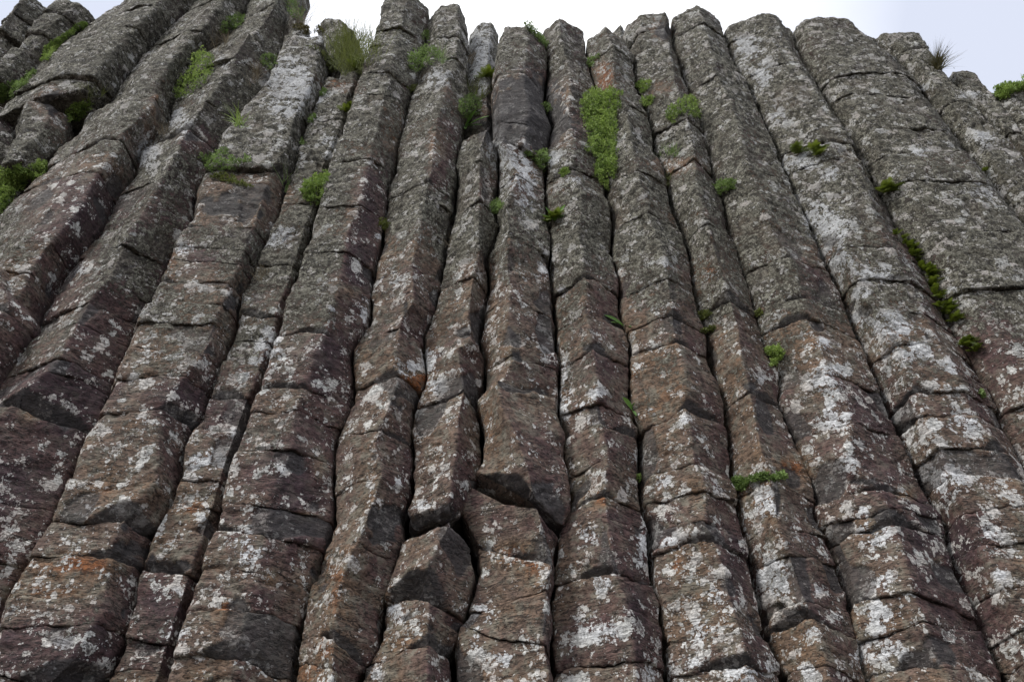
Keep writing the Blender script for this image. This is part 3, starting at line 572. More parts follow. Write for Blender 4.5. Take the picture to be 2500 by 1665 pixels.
column('recessed column with a white streak between two column heads near the top', P('10','1490,800 1500,600 1525,300 1525,150'), P('10','1715,900 1705,600 1730,300 1735,170'), [(0.3, .8), (0.75, 1.0)], ['10','1600,290,1 1600,460,1 1600,640,1'], ('10',1620,135), bottom=('10',1600,1000), dy=0.32, wh=0.1)
column('twisting column of broken stones with a an angular boulder like stone near the bottom centre', G['F_L'], G['G_L'], [R['F']], ['10','1600,1090,0 1580,1370,1','11','1570,340,0 1500,740,2 1400,1130,2','12','1300,90,0 1250,385,2,0,.10,.05,.3,.04,.5 1250,520,1,0,-.03 1200,965,2,-.25,.02,.14,.16,.11,.42 1200,1120,1 1200,1315,2,.1,-.02'], ('10',1660,850), dy=0.0)
column('column with a hanging loose block over a black hole at lower centre', G['G_L'], G['H_L'], [R['G']], ['20','150,1180,1','11','1780,80,1 1790,490,0 1800,870,2 1780,1090,1,0,-.055','22','200,240,2,-.62,.14,.07,.12,.06,.35 200,330,1,-.62,.0 60,600,2,-.5 150,950,0 150,1250,0,-.4'], ('20',80,925), dy=-0.02)
column('overhanging column head with a dark bare face and a white right side, top centre', G['GU_L'], G['H_L'], [(0.12, .8), (0.62, 1.0)], ['20','180,500,2 200,840,1,-.4'], ('20',190,160), bottom=('20',200,975,-.45), dy=-0.02, cr=-0.1, tone=-.1)
column('column on the left side of the long green moss strip', G['H_L'], G['I_L'], [R['H']], ['20','450,290,0 460,545,2 560,770,1 540,935,2 540,1135,2','21','600,50,1 660,345,2,0,n,.035,.09,.03,.45 640,595,1 690,840,2,0,n,.065,.09,.04,.5 720,1190,1 750,1355,1','22','700,55,1 780,280,1 780,425,1 850,790,2 850,1080,0 950,1395,2'], ('20',475,100), dy=0.0)
column('column on the right side of the long green moss strip', G['I_L'], G['J_L'], [R['I']], ['20','800,325,1 900,690,2','21','1100,360,0 1230,610,2,.03,n,.045,.08,.035,.6 1260,770,2,0,n,.04,.07,.03,.6 1100,910,1 1330,1265,2','22','1390,60,2 1450,245,1 1450,450,1 1500,595,2 1690,1200,0 1750,1430,2'], ('20',780,168), dy=-0.02)
column('mossy broken stump on the skyline between the leaning column and the pale topped one', P('10','240,420 225,250 230,-40'), P('10','560,420 500,250 440,140 330,0'), [(0.5, 1.0)], ['10','330,230,2'], ('10',330,75), bottom=('10',400,420), dy=0.06, tone=-.2, toptilt=-.9, rough=3)
column('grey boulder like column stump behind the olive grass bush', P('10','600,560 480,250 440,110'), P('10','860,560 800,330 745,215 650,60'), [(0.3, .9), (0.7, 1.0)], ['10','700,350,1'], ('10',560,108), bottom=('10',740,600), dy=0.16, cr=0.1)
column('small pale block of a column behind the moss strip column at the skyline', P('20','770,330 800,170'), P('20','990,400 940,150'), [(0.5, 1.0)], [], ('20',850,157), bottom=('20',850,520), dy=0.28)
column('column under the dark broken head, carrying moss cushions and a thin green ledge plant', G['J_L'], G['K_L'], [R['J']], ['20','1200,630,1 1340,800,2 1300,1080,1','21','1650,505,2 1730,1135,2,.02,n,.06,.12,.045,.6','32','100,190,2,0,-.01 300,480,0 300,670,1 400,1015,1 450,1135,2,-.05,n,.08,.16,.055,.35 550,1460,1'], ('20',1190,275), dy=0.01)
column('broken column head with a dark hollow, leaning at the skyline right of centre', P('20','1000,420 940,320 905,240 905,150 905,80'), P('20','1250,400 1250,290 1230,130 1195,90'), [(0.25, .8), (0.8, 1.0)], ['20','1050,200,2,.2'], ('20',1100,85), bottom=('20',1100,345,0.1), dy=0.06, rough=2)
column('tallest column on the right half, its blunt head against white sky', G['K_L'], G['L_L'], [R['K']], ['20','1430,155,1 1540,510,0 1620,660,1 1750,1150,1','31','350,205,2,0,n,.05,.1,.035,.5 430,485,2,.05,n,.045,.09,.035,.4 520,620,2 600,1000,2 750,1350,1','32','950,230,2,0,n,.05,.12,.035,.5 1000,375,0 1080,480,2,.05,n,.075,.14,.05,.5 1200,950,1 1250,1155,1 1380,1450,2'], ('20',1400,20), dy=-0.02)
column('column with many white lichen patches and sharp cross cracks, left of the fern crack', G['L_L'], G['M_L'], [R['L'], R['L2']], ['30','170,195,1 300,430,0 560,960,2 600,1075,2','31','800,140,2 1080,380,2 1100,590,1 1200,820,1 1350,970,0 1450,1140,2,0,n,.05,.1,.04,.12 1550,1300,2 1700,1515,1','32','1800,175,2 1800,390,0 1900,620,1 1850,910,2 1950,1200,0 2000,1400,1'], ('30',150,88), dy=0.0, wh=0.06)
column('small weathered stub between the two sharp heads on the right skyline', P('30','330,330 330,205'), P('30','480,340 450,195'), [(0.5, 1.0)], [], ('30',390,198), bottom=('30',400,480), dy=0.30, wh=0.1)
column('broad crusted column right of the fern crack, the last high head on the skyline', G['M_L'], G['N_L'], [(0.12, .75), R['M'], (0.8, .85)], ['30','700,340,1 900,500,1 1000,640,0 1130,870,2 1290,1045,1 1420,1230,2','31','1650,40,2 1850,430,2 1900,560,1'], ('30',600,90), dy=-0.02, wh=0.03, rough=3, tone=-.12)
column('low ledge block just right of the last high head', P('30','900,500 800,300 780,225'), P('30','1150,500 1010,300 985,245'), [(0.4, 1.0)], [], ('30',880,222), bottom=('30',960,560), dy=0.08, prot=.06)
column('flat topped column head left of the brown grass tuft on the right skyline', G['N_L'], P('30','2700,2000 1960,1100 1500,650 1330,410 1235,230'), [(0.15, .9), (0.55, 1.0), (.88, .9)], ['30','1150,345,2 1400,700,1 1700,1020,1'], ('30',1130,215), dy=0.06, prot=.08, wh=0.05)
column('column stepping down the right skyline below the brown grass tuft', P('30','2700,2000 1960,1100 1500,650 1330,410 1235,230'), G['N_R'], [(0.12, .9), (0.8, 1.0)], ['30','1600,700,1 1800,900,1'], ('30',1560,486), dy=0.10, prot=.08, wh=0.08)
column('lowest column head at the right edge with green plants on top', G['N_R'], P('30','4200,1400 3000,900 2500,700 2150,560'), [(0.05, .9), (.5, 1.0), (.9, 1.0)], ['30','1950,1030,1 1900,800,1'], ('30',1900,584), dy=0.05, prot=.09)
# the wall goes on past both edges of the frame
def world_poly(x, zs=(2.0, 4.0, 6.0, 8.0)):
    return [tuple(float(c) for c in proj(np.array([x, D+0.145, z]))) for z in zs]
def side_column(label, x0, x1, ztop, dy):
    cxp = proj(np.array([(x0+x1)/2, D+dy, ztop]))
    column(label, world_poly(x0), world_poly(x1), [(0.3, .9), (0.75, 1.0)], [], ('00', float(cxp[0])*2.8, float(cxp[1])*2.8), dy=dy, group='basalt columns beyond the edges of the view')
xl0 = float(xat(P('01','-500,1600 -400,250'), D+0.085)(3.0))
for k in range(3):
    x1 = xl0-0.46*k-0.01; x0 = x1-0.45
    zt_ = 3.0
    while zt_ < 8.0 and proj(np.array([x1, D, zt_+0.1]))[0] < -60: zt_ += 0.1
    side_column(('first', 'second', 'third')[k]+' grey column past the left edge of the view', x0, x1, zt_, 0.0)
xr0 = float(xat(P('30','4200,1400 3000,900 2500,700 2150,560'), D+0.225)(4.0))
for k in range(2):
    x0 = xr0+0.5*k+0.01; x1 = x0+0.48
    zt_ = 3.0
    while zt_ < 7.0 and proj(np.array([x0, D, zt_+0.1]))[0] > 2560: zt_ += 0.1
    side_column(('first', 'second')[k]+' grey column past the right edge of the view', x0, x1, zt_, 0.0)

# ------------------------------------------------------------------ plants growing on ledges and in the cracks
def leaf_mat(name, dark, light, trans=0.25):
    m = bpy.data.materials.new(name); m.use_nodes = True; n = m.node_tree.nodes; l = m.node_tree.links
    bs = n['Principled BSDF']; at = n.new('ShaderNodeAttribute'); at.attribute_name = 'tint'
    mx_ = n.new('ShaderNodeMix'); mx_.data_type = 'RGBA'; mx_.inputs['A'].default_value = dark+(1,); mx_.inputs['B'].default_value = light+(1,)
    l.new(at.outputs['Fac'], mx_.inputs['Factor']); l.new(mx_.outputs['Result'], bs.inputs['Base Color']); bs.inputs['Roughness'].default_value = 0.6
    tr = n.new('ShaderNodeBsdfTranslucent'); ms = n.new('ShaderNodeMixShader'); ms.inputs[0].default_value = trans
    l.new(mx_.outputs['Result'], tr.inputs[0]); l.new(bs.outputs[0], ms.inputs[1]); l.new(tr.outputs[0], ms.inputs[2]); l.new(ms.outputs[0], n['Material Output'].inputs[0])
    return m
LM = dict(bright=leaf_mat('fresh_green_leaves', (0.16, 0.25, 0.055), (0.46, 0.60, 0.16)), green=leaf_mat('green_leaves', (0.12, 0.19, 0.05), (0.36, 0.50, 0.16)),
          olive=leaf_mat('olive_leaves', (0.08, 0.10, 0.025), (0.28, 0.32, 0.08)), fern=leaf_mat('fern_green', (0.06, 0.09, 0.012), (0.26, 0.33, 0.04)),
          dead=leaf_mat('dry_straw', (0.10, 0.075, 0.045), (0.33, 0.28, 0.19)), brown=leaf_mat('brown_moss', (0.05, 0.045, 0.014), (0.20, 0.17, 0.05)),
          blade=leaf_mat('broad_blade_green', (0.05, 0.12, 0.02), (0.17, 0.33, 0.05)))
bpy.context.view_layer.update()
DG = bpy.context.evaluated_depsgraph_get()
def hit(px, py):
    d = fw + rt*((px-1250.0)/FPX) - up*((py-832.5)/FPX); d = d/np.linalg.norm(d)
    ok, loc, nor, idx, ob, mt = scene.ray_cast(DG, Vector(CAM), Vector(d))
    if not ok: return None
    return np.array(loc), np.array(nor)
def tile_pts(t, s):
    ox = (0, 600, 1200, 1800)[int(t[0])]; oy = (0, 550, 1105)[int(t[1])]
    return [(ox+float(q.split(',')[0])/2.8, oy+float(q.split(',')[1])/2.8) for q in s.split()]
def inside(p, poly):
    x, y = p; c = False; j = len(poly)-1
    for i in range(len(poly)):
        if (poly[i][1] > y) != (poly[j][1] > y) and x < (poly[j][0]-poly[i][0])*(y-poly[i][1])/(poly[j][1]-poly[i][1])+poly[i][0]: c = not c
        j = i
    return c
def sample(poly, n):
    a = np.array(poly); lo, hi = a.min(0), a.max(0); out = []; tries = 0
    while len(out) < n and tries < n*12:
        tries += 1
        p = (random.uniform(lo[0], hi[0]), random.uniform(lo[1], hi[1]))
        if not inside(p, poly): continue
        r = hit(*p)
        if r is not None and r[0][1] < D+0.5:
            e = min(math.hypot(p[0]-q[0], p[1]-q[1]) for q in poly)
            out.append((r[0], r[1], min(1.0, e/25.0)))
    return out
def unit(a): return a/(np.linalg.norm(a, axis=-1, keepdims=True)+1e-9)
def quads_mesh(name, Q, tint, mat, label=None, cat=None, parent=None, group=None):
    """Q (n,4,3) quads, tint (n,)"""
    n = len(Q)
    base = Q.reshape(-1, 3).mean(0); base[2] = Q[..., 2].min()
    if parent is not None: base = np.array(parent.location)
    me = bpy.data.meshes.new(name); V = (Q.reshape(-1, 3)-base).astype(np.float32)
    me.vertices.add(len(V)); me.vertices.foreach_set('co', V.ravel()); me.loops.add(4*n); me.loops.foreach_set('vertex_index', np.arange(4*n, dtype=np.int32))
    me.polygons.add(n); me.polygons.foreach_set('loop_start', np.arange(0, 4*n, 4, dtype=np.int32)); me.update(calc_edges=True)
    a = me.attributes.new('tint', 'FLOAT', 'POINT'); a.data.foreach_set('value', np.repeat(tint, 4).astype(np.float32))
    me.materials.append(mat); o = bpy.data.objects.new(name, me); COL.objects.link(o)
    if parent is not None: o.parent = parent
    else: o.location = base; o['label'] = label; o['category'] = cat
    if group: o['group'] = group
    return o
def rosette(C, axis, k, ll, rs):
    """k little pointed leaves round each centre"""
    n = len(C); C = np.repeat(C, k, 0); ax = np.repeat(axis, k, 0)
    d = unit(ax*rs.uniform(0.2, 1.1, (n*k, 1))+unit(rs.normal(size=(n*k, 3)))*0.8)
    s = unit(np.cross(d, rs.normal(size=(n*k, 3))))
    L_ = ll*rs.uniform(0.6, 1.3, (n*k, 1)); W_ = L_*rs.uniform(0.28, 0.5, (n*k, 1))
    b = C+d*L_*0.1
    return np.stack([b, b+d*L_*0.55+s*W_*0.5, b+d*L_, b+d*L_*0.5-s*W_*0.5], 1)
PLANT_G = 'green plants growing on the rock'
def cushion(label, t, poly, mat='green', n=None, h=0.05, leaf=0.016, k=6, cat='plant', name='cushion_plant', patchy=False, drop=0.0):
    P_ = tile_pts(t, poly); a = np.array(P_); area = 0.5*abs(np.dot(a[:, 0], np.roll(a[:, 1], 1))-np.dot(a[:, 1], np.roll(a[:, 0], 1)))
    if n is None: n = int(np.clip(area/9.0, 40, 2600))
    S = sample(P_, n); rs = np.random.default_rng(len(label)*7+n)
    if len(S) < 5: print('no room for', label); return
    L0 = np.array([s[0] for s in S]); N0 = unit(np.array([s[1] for s in S])); E0 = np.array([s[2] for s in S])
    keep = E0+0.45*vnoise(L0[:, 0]*26, L0[:, 1]*26, L0[:, 2]*26) > 0.10
    if keep.sum() > 12: L0, N0, E0 = L0[keep], N0[keep], E0[keep]; S = [0]*len(L0)
    ax = unit(N0*0.7+np.array([0, -0.35, 0.45])+rs.normal(size=N0.shape)*0.15)
    lump = 0.55+0.9*np.clip(vnoise(L0[:, 0]*22, L0[:, 1]*22, L0[:, 2]*22)*0.5+0.5, 0, 1)
    hh = h*lump*(0.25+0.75*E0)*rs.uniform(0.15, 1.0, len(S))
    C = L0+ax*hh[:, None]+np.array([0, 0, -drop])*rs.uniform(0, 1, (len(S), 1))
    Q = rosette(C, ax, k, leaf, rs)
    tint = np.repeat(np.clip(0.25+0.45*hh/h+0.25*vnoise(L0[:, 0]*9, L0[:, 1]*9, L0[:, 2]*9)+0.15*rs.normal(size=len(S)), 0, 1), k)
    return quads_mesh(name, Q, tint, LM[mat], label, cat, group=PLANT_G)
def blades(B0, D0, n, ll, w, droop, rs, seg=4):
    """n curved blades from base points"""
    i = rs.integers(0, len(B0), n); b = B0[i]+rs.normal(size=(n, 3))*0.006
    d = unit(D0+rs.normal(size=(n, 3))*0.42); L_ = ll*rs.uniform(0.45, 1.1, (n, 1)); out = unit(d*np.array([1, 1, 0])+rs.normal(size=(n, 3))*0.3*np.array([1, 1, 0]))
    s = unit(np.cross(d, np.array([0.3, -1, 0.1]))); Q = []; tt = []
    def pt(u): return b+d*L_*u+out*L_*0.35*u*u-np.array([0, 0, 1])*L_*droop*u**2.3
    tint = np.clip(rs.normal(0.5, 0.25, n), 0, 1)
    for q in range(seg):
        u0, u1 = q/seg, (q+1)/seg; w0, w1 = w*(1-u0**1.5), w*(1-u1**1.5)
        p0, p1 = pt(u0), pt(u1)
        Q.append(np.stack([p0-s*w0/2, p0+s*w0/2, p1+s*w1/2, p1-s*w1/2], 1)); tt.append(tint)
    tips = pt(1.0)
    return np.concatenate(Q), np.concatenate(tt), tips
def grass(label, t, poly, mat='green', n=60, ll=0.16, w=0.004, droop=0.45, up_=(0, -0.35, 0.9), cat='grass tuft', name='grass_tuft', heads=0, spread=0.0):
    S = sample(tile_pts(t, poly), max(6, n//6)); rs = np.random.default_rng(len(label)*3+n)
    if not S: print('no room for', label); return
    B0 = np.array([s[0] for s in S])
    B0 = np.repeat(B0, 4, 0)+rs.normal(size=(len(B0)*4, 3))*np.array([1, 0.2, 0.5])*spread
    Q, tt, tips = blades(B0, unit(np.array(up_, float)), n, ll, w, droop, rs)
    if heads:
        c = tips[:heads]; R2 = rosette(c, np.tile([0, 0, 1.0], (len(c), 1)), 3, 0.016, rs); Q = np.concatenate([Q, R2]); tt = np.concatenate([tt, np.zeros(len(R2))])
    return quads_mesh(name, Q, tt, LM[mat], label, cat, group=PLANT_G)
def fern(label, t, poly, n=9, ll=0.13, mat='fern', clumps=1, name='fern', cat='fern'):
    S = sample(tile_pts(t, poly), clumps*3)
    rs = np.random.default_rng(len(label)*5+n)
    if not S: print('no room for', label); return
    Qs = []; T_ = []
    for c in range(clumps):
        b = S[c*3 % len(S)][0]
        for f in range(n):
            d = unit(np.array([rs.normal()*0.65, -0.75-0.3*rs.random(), 0.35+rs.normal()*0.45])); L_ = ll*rs.uniform(0.6, 1.15)
            side = unit(np.cross(d, np.array([0.2*rs.normal(), -0.5, 1.0]))); tn = np.clip(rs.normal(0.5, 0.28), 0, 1)
            us = np.linspace(0.08, 1, 15)
            P_ = b+d*L_*us[:, None]-np.array([0, 0, 1])*L_*0.5*(us[:, None]**2)
            tg = unit(np.gradient(P_, axis=0))
            pl = 0.30*L_*np.sin(np.pi*np.clip(us*0.9+0.1, 0, 1))**0.8*(1-us*0.35)
            for sg in (-1, 1):
                e = unit(side*sg+tg*0.35); wv_ = 0.5*L_/15*1.5
                q0 = P_-tg*wv_*0.5; q1 = P_+e*pl[:, None]*0.6-tg*wv_*0.5; q2 = P_+e*pl[:, None]; q3 = P_+tg*wv_*0.6
                Qs.append(np.stack([q0, q1, q2, q3], 1)); T_.append(np.full(len(us), tn))
    return quads_mesh(name, np.concatenate(Qs), np.concatenate(T_), LM[mat], label, cat, group=PLANT_G)
def broadleaf(label, x, y, leaves, ll=0.13, w=0.03, name='broadleaf_plant', cat='plant'):
    """leaves = list of (dx, dz, dy) directions; each leaf is a part"""
    r = hit(x, y)
    if r is None: print('no room for', label); return
    b = r[0]; e = empty(name, b, label, cat, PLANT_G)
    for i, (dx, dz, sc) in enumerate(leaves):
        d = unit(np.array([dx, -0.55, dz])); s = unit(np.cross(d, np.array([0, -1.0, 0.4]))); L_ = ll*sc; Q = []; nseg = 6
        def pt(u, sd):
            ww = w*sc*math.sin(math.pi*min(1, u*0.93+0.05))**0.75
            return b+d*L_*u-np.array([0, 0, 1])*L_*0.3*u*u+s*sd*ww*0.5-np.array([0, 1, 0])*abs(sd)*ww*0.18
        for q in range(nseg):
            u0, u1 = q/nseg, (q+1)/nseg
            for s0, s1 in ((-1, 0), (0, 1)): Q.append([pt(u0, s0), pt(u0, s1), pt(u1, s1), pt(u1, s0)])
        quads_mesh('leaf', np.array(Q), np.full(len(Q), random.uniform(0.2, 1.0)), LM['blade'], parent=e)

c = cushion
c('long bright green strip climbing the crack under the top left corner blocks', '00', '592,158 565,160 440,240 300,330 268,425 330,425 420,300 520,215 585,200', 'bright', h=0.05, n=1100)
c('dull green bed running off the left edge below the bright strip', '00', '0,720 -20,600 60,570 130,560 235,470 255,500 190,580 110,650 50,700', 'green', h=0.06, n=900)
c('tall hanging green bed with reddish buds between two leaning columns, upper left', '00', '1175,650 1185,600 1290,500 1290,400 1350,370 1450,380 1475,440 1465,510 1390,600 1300,665 1210,690', 'bright', h=0.10, leaf=0.017)
c('rounded green bed high in the groove at upper left, above the hanging bed', '00', '1490,240 1520,150 1560,120 1650,110 1690,140 1640,200 1560,225', 'green', h=0.09, n=420)
c('small cushion on the ledge beside the shadowed hollow at left', '00', '450,840 455,770 520,705 640,715 600,770 560,820 500,850', 'bright', h=0.07, n=420)
c('lowest green bed on the left edge, beside the plum faced column', '00', '-40,1480 -40,1180 60,1170 170,1150 310,1115 290,1210 200,1240 110,1330 30,1440', 'bright', h=0.08, n=1900)
c('straggling green mat across the joint below the overhanging block', '00', '1340,1080 1400,1060 1480,1050 1520,1010 1560,1030 1550,1080 1640,1100 1720,1075 1735,1115 1640,1140 1520,1180 1420,1165', 'green', h=0.05, n=420, leaf=0.017)
c('thin yellow green mat on the dark broken facet, just under the straggling mat', '00', '1425,1225 1520,1190 1580,1200 1640,1240 1735,1285 1690,1292 1560,1260', 'olive', h=0.04, n=240)
c('soft green clump with grass beside the white lichen patch of the pale topped column', '10', '95,400 130,375 210,385 220,460 160,500 95,450', 'green', h=0.07, n=190)
c('bushy green clump low on the narrow recessed column', '10', '375,1335 430,1255 500,1215 570,1175 575,1230 545,1320 500,1400 420,1400', 'bright', h=0.09, n=560, leaf=0.02)
c('big domed cushion between the two tall heads above the sky gap', '10', '1090,420 1130,375 1200,345 1290,330 1330,380 1290,440 1200,500 1150,510 1110,470', 'green', h=0.10, n=620)
c('domed cushion in the crack above the white ridge, left of the dark bare face', '10', '1440,770 1450,700 1520,660 1600,680 1625,740 1600,790 1520,830 1470,815', 'green', h=0.09, n=480)
c('small round cushion in a crack in the middle of the cliff', '10', '1652,1420 1690,1375 1750,1375 1775,1410 1740,1460 1700,1480', 'green', h=0.07, n=260)
c('tiny yellow green sprig in the groove at the foot of the purple face', '10', '900,1535 940,1500 985,1525 970,1568 910,1568', 'olive', h=0.05, n=90)
c('mossy fringe on the right shoulder of the pale topped column', '10', '410,325 480,330 550,380 600,430 640,470 620,515 570,500 540,430 480,350', 'olive', h=0.05, n=280)
c('tiny green sprig beside the recessed column, uppermost of three in that crack', '10', '500,640 520,615 565,625 540,655 510,665', 'green', h=0.04, n=70)
c('tiny green sprig in the middle of the three in that crack', '10', '430,840 440,790 485,790 470,830 440,860', 'green', h=0.05, n=90)
c('tiny dark green sprig lowest of the three in that crack', '10', '355,960 380,945 410,985 390,1005 365,990', 'green', h=0.05, n=60)
c('small green tuft in the crack between the two tallest left heads', '10', '1190,235 1230,215 1270,235 1250,285 1210,280', 'green', h=0.06, n=120)
c('fringe of plants along the right edge of the overhanging head', '20', '110,160 190,135 240,150 300,200 345,245 395,300 380,350 330,300 280,250 220,180', 'green', h=0.08, n=520)
c('small green clump where two cracks meet near the top centre', '20', '645,440 660,405 740,380 720,430 690,470 660,465', 'green', h=0.06, n=170)
c('long bright green moss strip filling the groove at upper centre', '20', '610,690 640,650 700,635 770,640 890,635 895,720 860,800 872,880 850,1000 862,1100 872,1180 830,1250 790,1315 745,1295 700,1210 702,1080 640,1040 655,960 630,860 595,790', 'bright', h=0.11, n=2800, leaf=0.018, k=7)
c('upper of two small round cushions right of the long moss strip', '20', '992,600 1010,570 1050,555 1098,575 1080,620 1030,645', 'bright', h=0.07, n=230)
c('lower of two small round cushions right of the long moss strip', '20', '1005,710 1060,665 1115,680 1095,725 1050,745', 'bright', h=0.06, n=190)
c('twin lobed green cushion with pale flowers draped over a joint', '20', '1195,790 1210,750 1270,735 1280,690 1330,670 1400,675 1425,740 1425,835 1380,810 1300,790 1245,855 1205,830', 'bright', h=0.09, n=560)
c('green clump in the wedge under the dark bare face', '20', '230,1040 300,1050 395,1040 390,1100 360,1190 320,1160 290,1100', 'green', h=0.07, n=420)
c('small bright sprig on the rim of a fresh chip, left of the long moss strip', '20', '465,1180 490,1155 545,1190 510,1210 480,1222', 'bright', h=0.05, n=110)
c('green cushion over the end of a dark crack, right of centre', '20', '1505,1290 1540,1265 1590,1248 1680,1250 1665,1300 1600,1335 1540,1335', 'green', h=0.07, n=360)
c('small green sprig at the tip of the dark bare face', '20', '340,720 380,700 420,755 395,785', 'green', h=0.06, n=110)
c('upper sprig of a small pair on the grey column right of centre', '21', '1422,610 1460,590 1510,600 1495,640 1450,660', 'olive', h=0.05, n=120)
c('lower sprig of a small pair on the grey column right of centre', '21', '1420,725 1480,710 1540,702 1545,725 1470,745', 'olive', h=0.04, n=120)
c('two lobed green and rusty cushion at the end of a groove', '31', '195,870 250,840 330,880 325,930 260,940 260,985 220,970 225,915', 'bright', h=0.06, n=300)
c('tiny green sprig above a black gap', '31', '130,620 160,570 185,570 180,600 150,640', 'olive', h=0.04, n=60)
c('thin green ledge plant along a joint low on the right', '32', '-15,270 -20,190 60,185 120,170 190,150 240,165 325,160 328,195 200,200 100,210 40,262', 'green', h=0.045, n=520)
c('leafy green crown on the lowest column head at the right edge', '30', '1760,670 1800,600 1880,575 2020,565 2020,625 1900,640 1830,690', 'bright', h=0.09, n=760, leaf=0.022)
c('tiny yellow sprig under the purple face in a groove', '11', '910,10 970,-10 975,25 940,55', 'olive', h=0.05, n=90)
c('leafy plants on the broken stump at the skyline, left of the grass bush', '10', '255,10 300,0 350,50 420,110 450,160 400,175 330,130 280,80', 'green', h=0.10, n=360)
c('brown mossy mound under the skyline beside the pale topped column', '10', '320,190 400,180 520,195 550,225 470,245 380,245', 'brown', h=0.09, n=360)
c('yellow green sprig in the groove beside a lichened column', '10', '1095,600 1130,585 1175,590 1160,620 1120,650', 'olive', h=0.04, n=90)
c('tiny sprig in the dark crack near the lower centre', '22', '985,165 1005,150 1030,165 1025,200 1000,205', 'bright', h=0.03, n=60, leaf=0.012)
c('tiny sprig by the deep crack far right', '31', '1640,1140 1660,1130 1690,1160 1675,1190 1650,1175', 'green', h=0.04, n=50)
grass('large olive grass bush growing at the skyline gap', '10', '600,470 610,330 660,250 760,240 880,250 860,400 800,500 700,510', 'olive', n=1200, ll=0.27, w=0.005, droop=0.3, heads=60, spread=0.07)
grass('dry stems with dark seed heads rising against the sky above the pale topped column', '10', '300,150 400,150 470,190 420,210', 'dead', n=60, ll=0.50, w=0.0035, droop=0.05, heads=55, up_=(0.1, -0.1, 1))
grass('pale grass hanging beside the white lichen patch', '10', '10,600 60,520 110,540 60,620', 'dead', n=80, ll=0.22, droop=0.3)
grass('coarse green blades at the end of the overhanging block', '00', '1590,870 1620,840 1660,850 1640,880', 'bright', n=36, ll=0.20, w=0.008, droop=0.4)
grass('dry grass tangle in the groove by the rusty face', '00', '1080,920 1110,880 1150,890 1120,930', 'dead', n=60, ll=0.14, droop=0.6)
grass('olive grass sprouting over the shadowed hollow', '00', '560,680 620,640 700,650 720,690 640,700', 'olive', n=90, ll=0.17, droop=0.4)
grass('brown dead grass between two mossy beds at upper left', '00', '1400,360 1440,270 1540,260 1560,320 1470,380', 'dead', n=160, ll=0.18, droop=0.5)
grass('thin grass with straw stems above the domed cushion', '10', '1500,680 1530,640 1600,640 1640,680', 'olive', n=90, ll=0.22, droop=0.35)
grass('dark green blades by the tall squarish head', '10', '1290,400 1330,380 1390,420 1350,450', 'green', n=60, ll=0.18, droop=0.4)
grass('brown grass hanging in the gap left of the white streak', '10', '1500,450 1510,380 1560,380 1560,460', 'dead', n=80, ll=0.20, droop=0.5)
grass('dry grass in a groove under the brown ridge', '11', '1350,180 1370,60 1420,80 1390,170', 'dead', n=50, ll=0.13, w=0.003, droop=0.5)
grass('thin dry stalks on a joint left of the dark notch', '11', '1300,750 1330,680 1345,740', 'dead', n=26, ll=0.12, w=0.003, droop=0.2)
grass('long narrow green blades in the shadow left of the bushy clump', '10', '235,1300 260,1240 300,1260 270,1320', 'green', n=30, ll=0.20, w=0.007, droop=0.3)
grass('short grass on a sunken ledge right of the long moss strip', '20', '1140,1075 1180,1040 1290,1040 1270,1070 1180,1085', 'green', n=90, ll=0.12, droop=0.3)
grass('brown grass tuft standing on the right skyline', '30', '1350,480 1360,430 1500,430 1505,485', 'brown', n=420, ll=0.22, w=0.006, droop=0.12, up_=(0, -0.1, 1), heads=12)
grass('thin grass in a crack low on a grey column', '20', '1195,1270 1210,1210 1225,1230 1220,1270', 'olive', n=30, ll=0.10, droop=0.3)
grass('dry grass in the crack left of the recessed column', '01', '1740,380 1760,300 1830,330 1800,390', 'dead', n=70, ll=0.12, w=0.003, droop=0.6)
fern('yellow green fern on a ledge below the third right head', '30', '400,1060 450,1020 560,1020 600,1050 540,1070', n=11, clumps=3, ll=0.14)
fern('uppermost fern in the long right crack', '30', '960,1330 990,1290 1040,1300 1030,1360', n=11, clumps=2, ll=0.15)
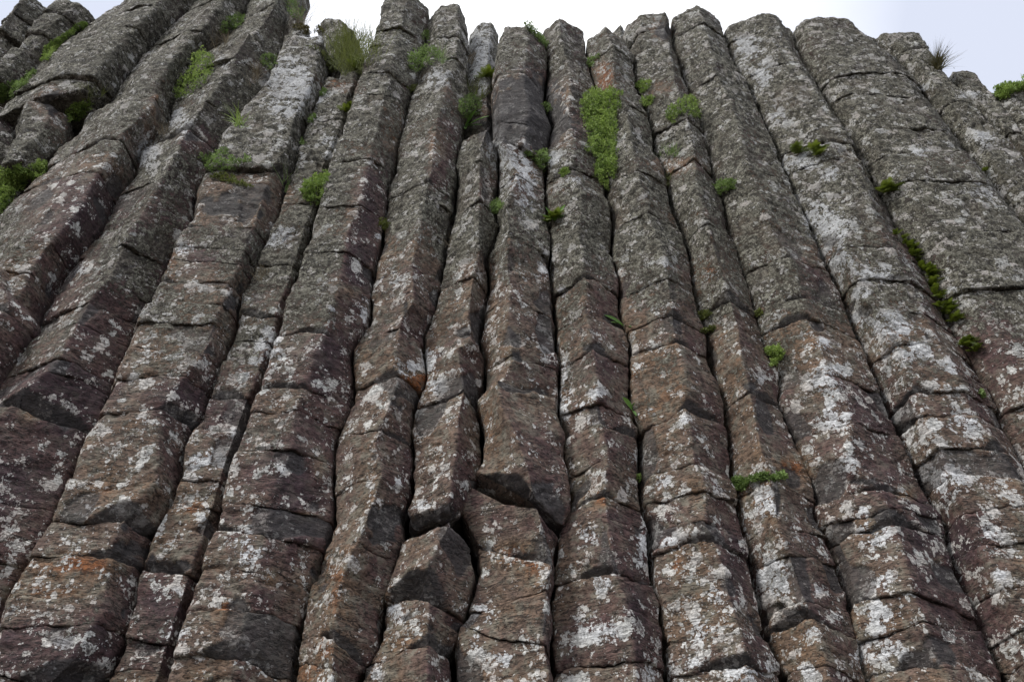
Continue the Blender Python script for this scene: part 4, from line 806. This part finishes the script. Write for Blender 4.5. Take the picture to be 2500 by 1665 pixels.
fern('second fern down the long right crack, a dense dark one', '31', '1080,60 1130,60 1200,130 1250,230 1270,300 1230,280 1170,170', n=7, clumps=12, ll=0.085)
fern('third fern down the long right crack, the longest', '31', '1260,290 1320,300 1380,400 1400,530 1350,490 1290,380', n=7, clumps=15, ll=0.095)
fern('fourth fern down the long right crack, bright in its middle', '31', '1370,560 1430,550 1500,620 1510,720 1440,680', n=7, clumps=9, ll=0.10)
fern('lowest fern in the long right crack', '31', '1510,800 1560,780 1620,830 1640,930 1580,900', n=7, clumps=7, ll=0.095)
fern('small fern over the dark hole in the recessed column', '10', '660,800 680,760 715,750 710,790', n=8, clumps=2, ll=0.12)
fern('dark green fern in the gap right of the white streak', '10', '1620,560 1640,500 1680,490 1680,560', n=9, clumps=2, ll=0.16)
fern('dark fern sprawling in the crack below the white lichen sheet', '20', '350,1540 380,1490 450,1470 440,1530 400,1560', n=9, clumps=3, ll=0.13)
fern('dark fern at the foot of the olive grass bush', '10', '750,480 780,440 820,440 800,490', n=8, clumps=2, ll=0.16)
fern('tiny fern far out on the right wall', '30', '1660,1160 1680,1130 1710,1170 1695,1190', n=7, clumps=2, ll=0.07)
broadleaf('plantain with broad green leaves spreading over the white ridge', 600+1500/2.8, 870/2.8, [(-1, .5, 1.3), (-.5, -.6, 1), (.4, .6, 1.1), (1, .3, 1.3), (.9, -.4, 1), (.1, -.9, .8), (-.9, -.1, 1.1)], ll=0.20, w=0.045)
broadleaf('broad leaves poking out of the deep crack at mid height', 1200+905/2.8, 550+690/2.8, [(-1, .55, 1.4), (-.9, .1, .9), (.5, .5, .6), (.3, -.4, .7)], ll=0.12, w=0.032)
broadleaf('upright narrow leaf pair lower down the deep crack', 1200+965/2.8, 550+1265/2.8, [(-.6, .9, 1.2), (.15, .9, .6), (.2, -.9, .6)], ll=0.10, w=0.03)
broadleaf('dark strap leaves beside the sprawling fern', 1200+430/2.8, 1510/2.8, [(.5, .9, 1.2), (-.5, .8, 1), (.9, .3, 1), (-.9, .2, .9)], ll=0.15, w=0.03)
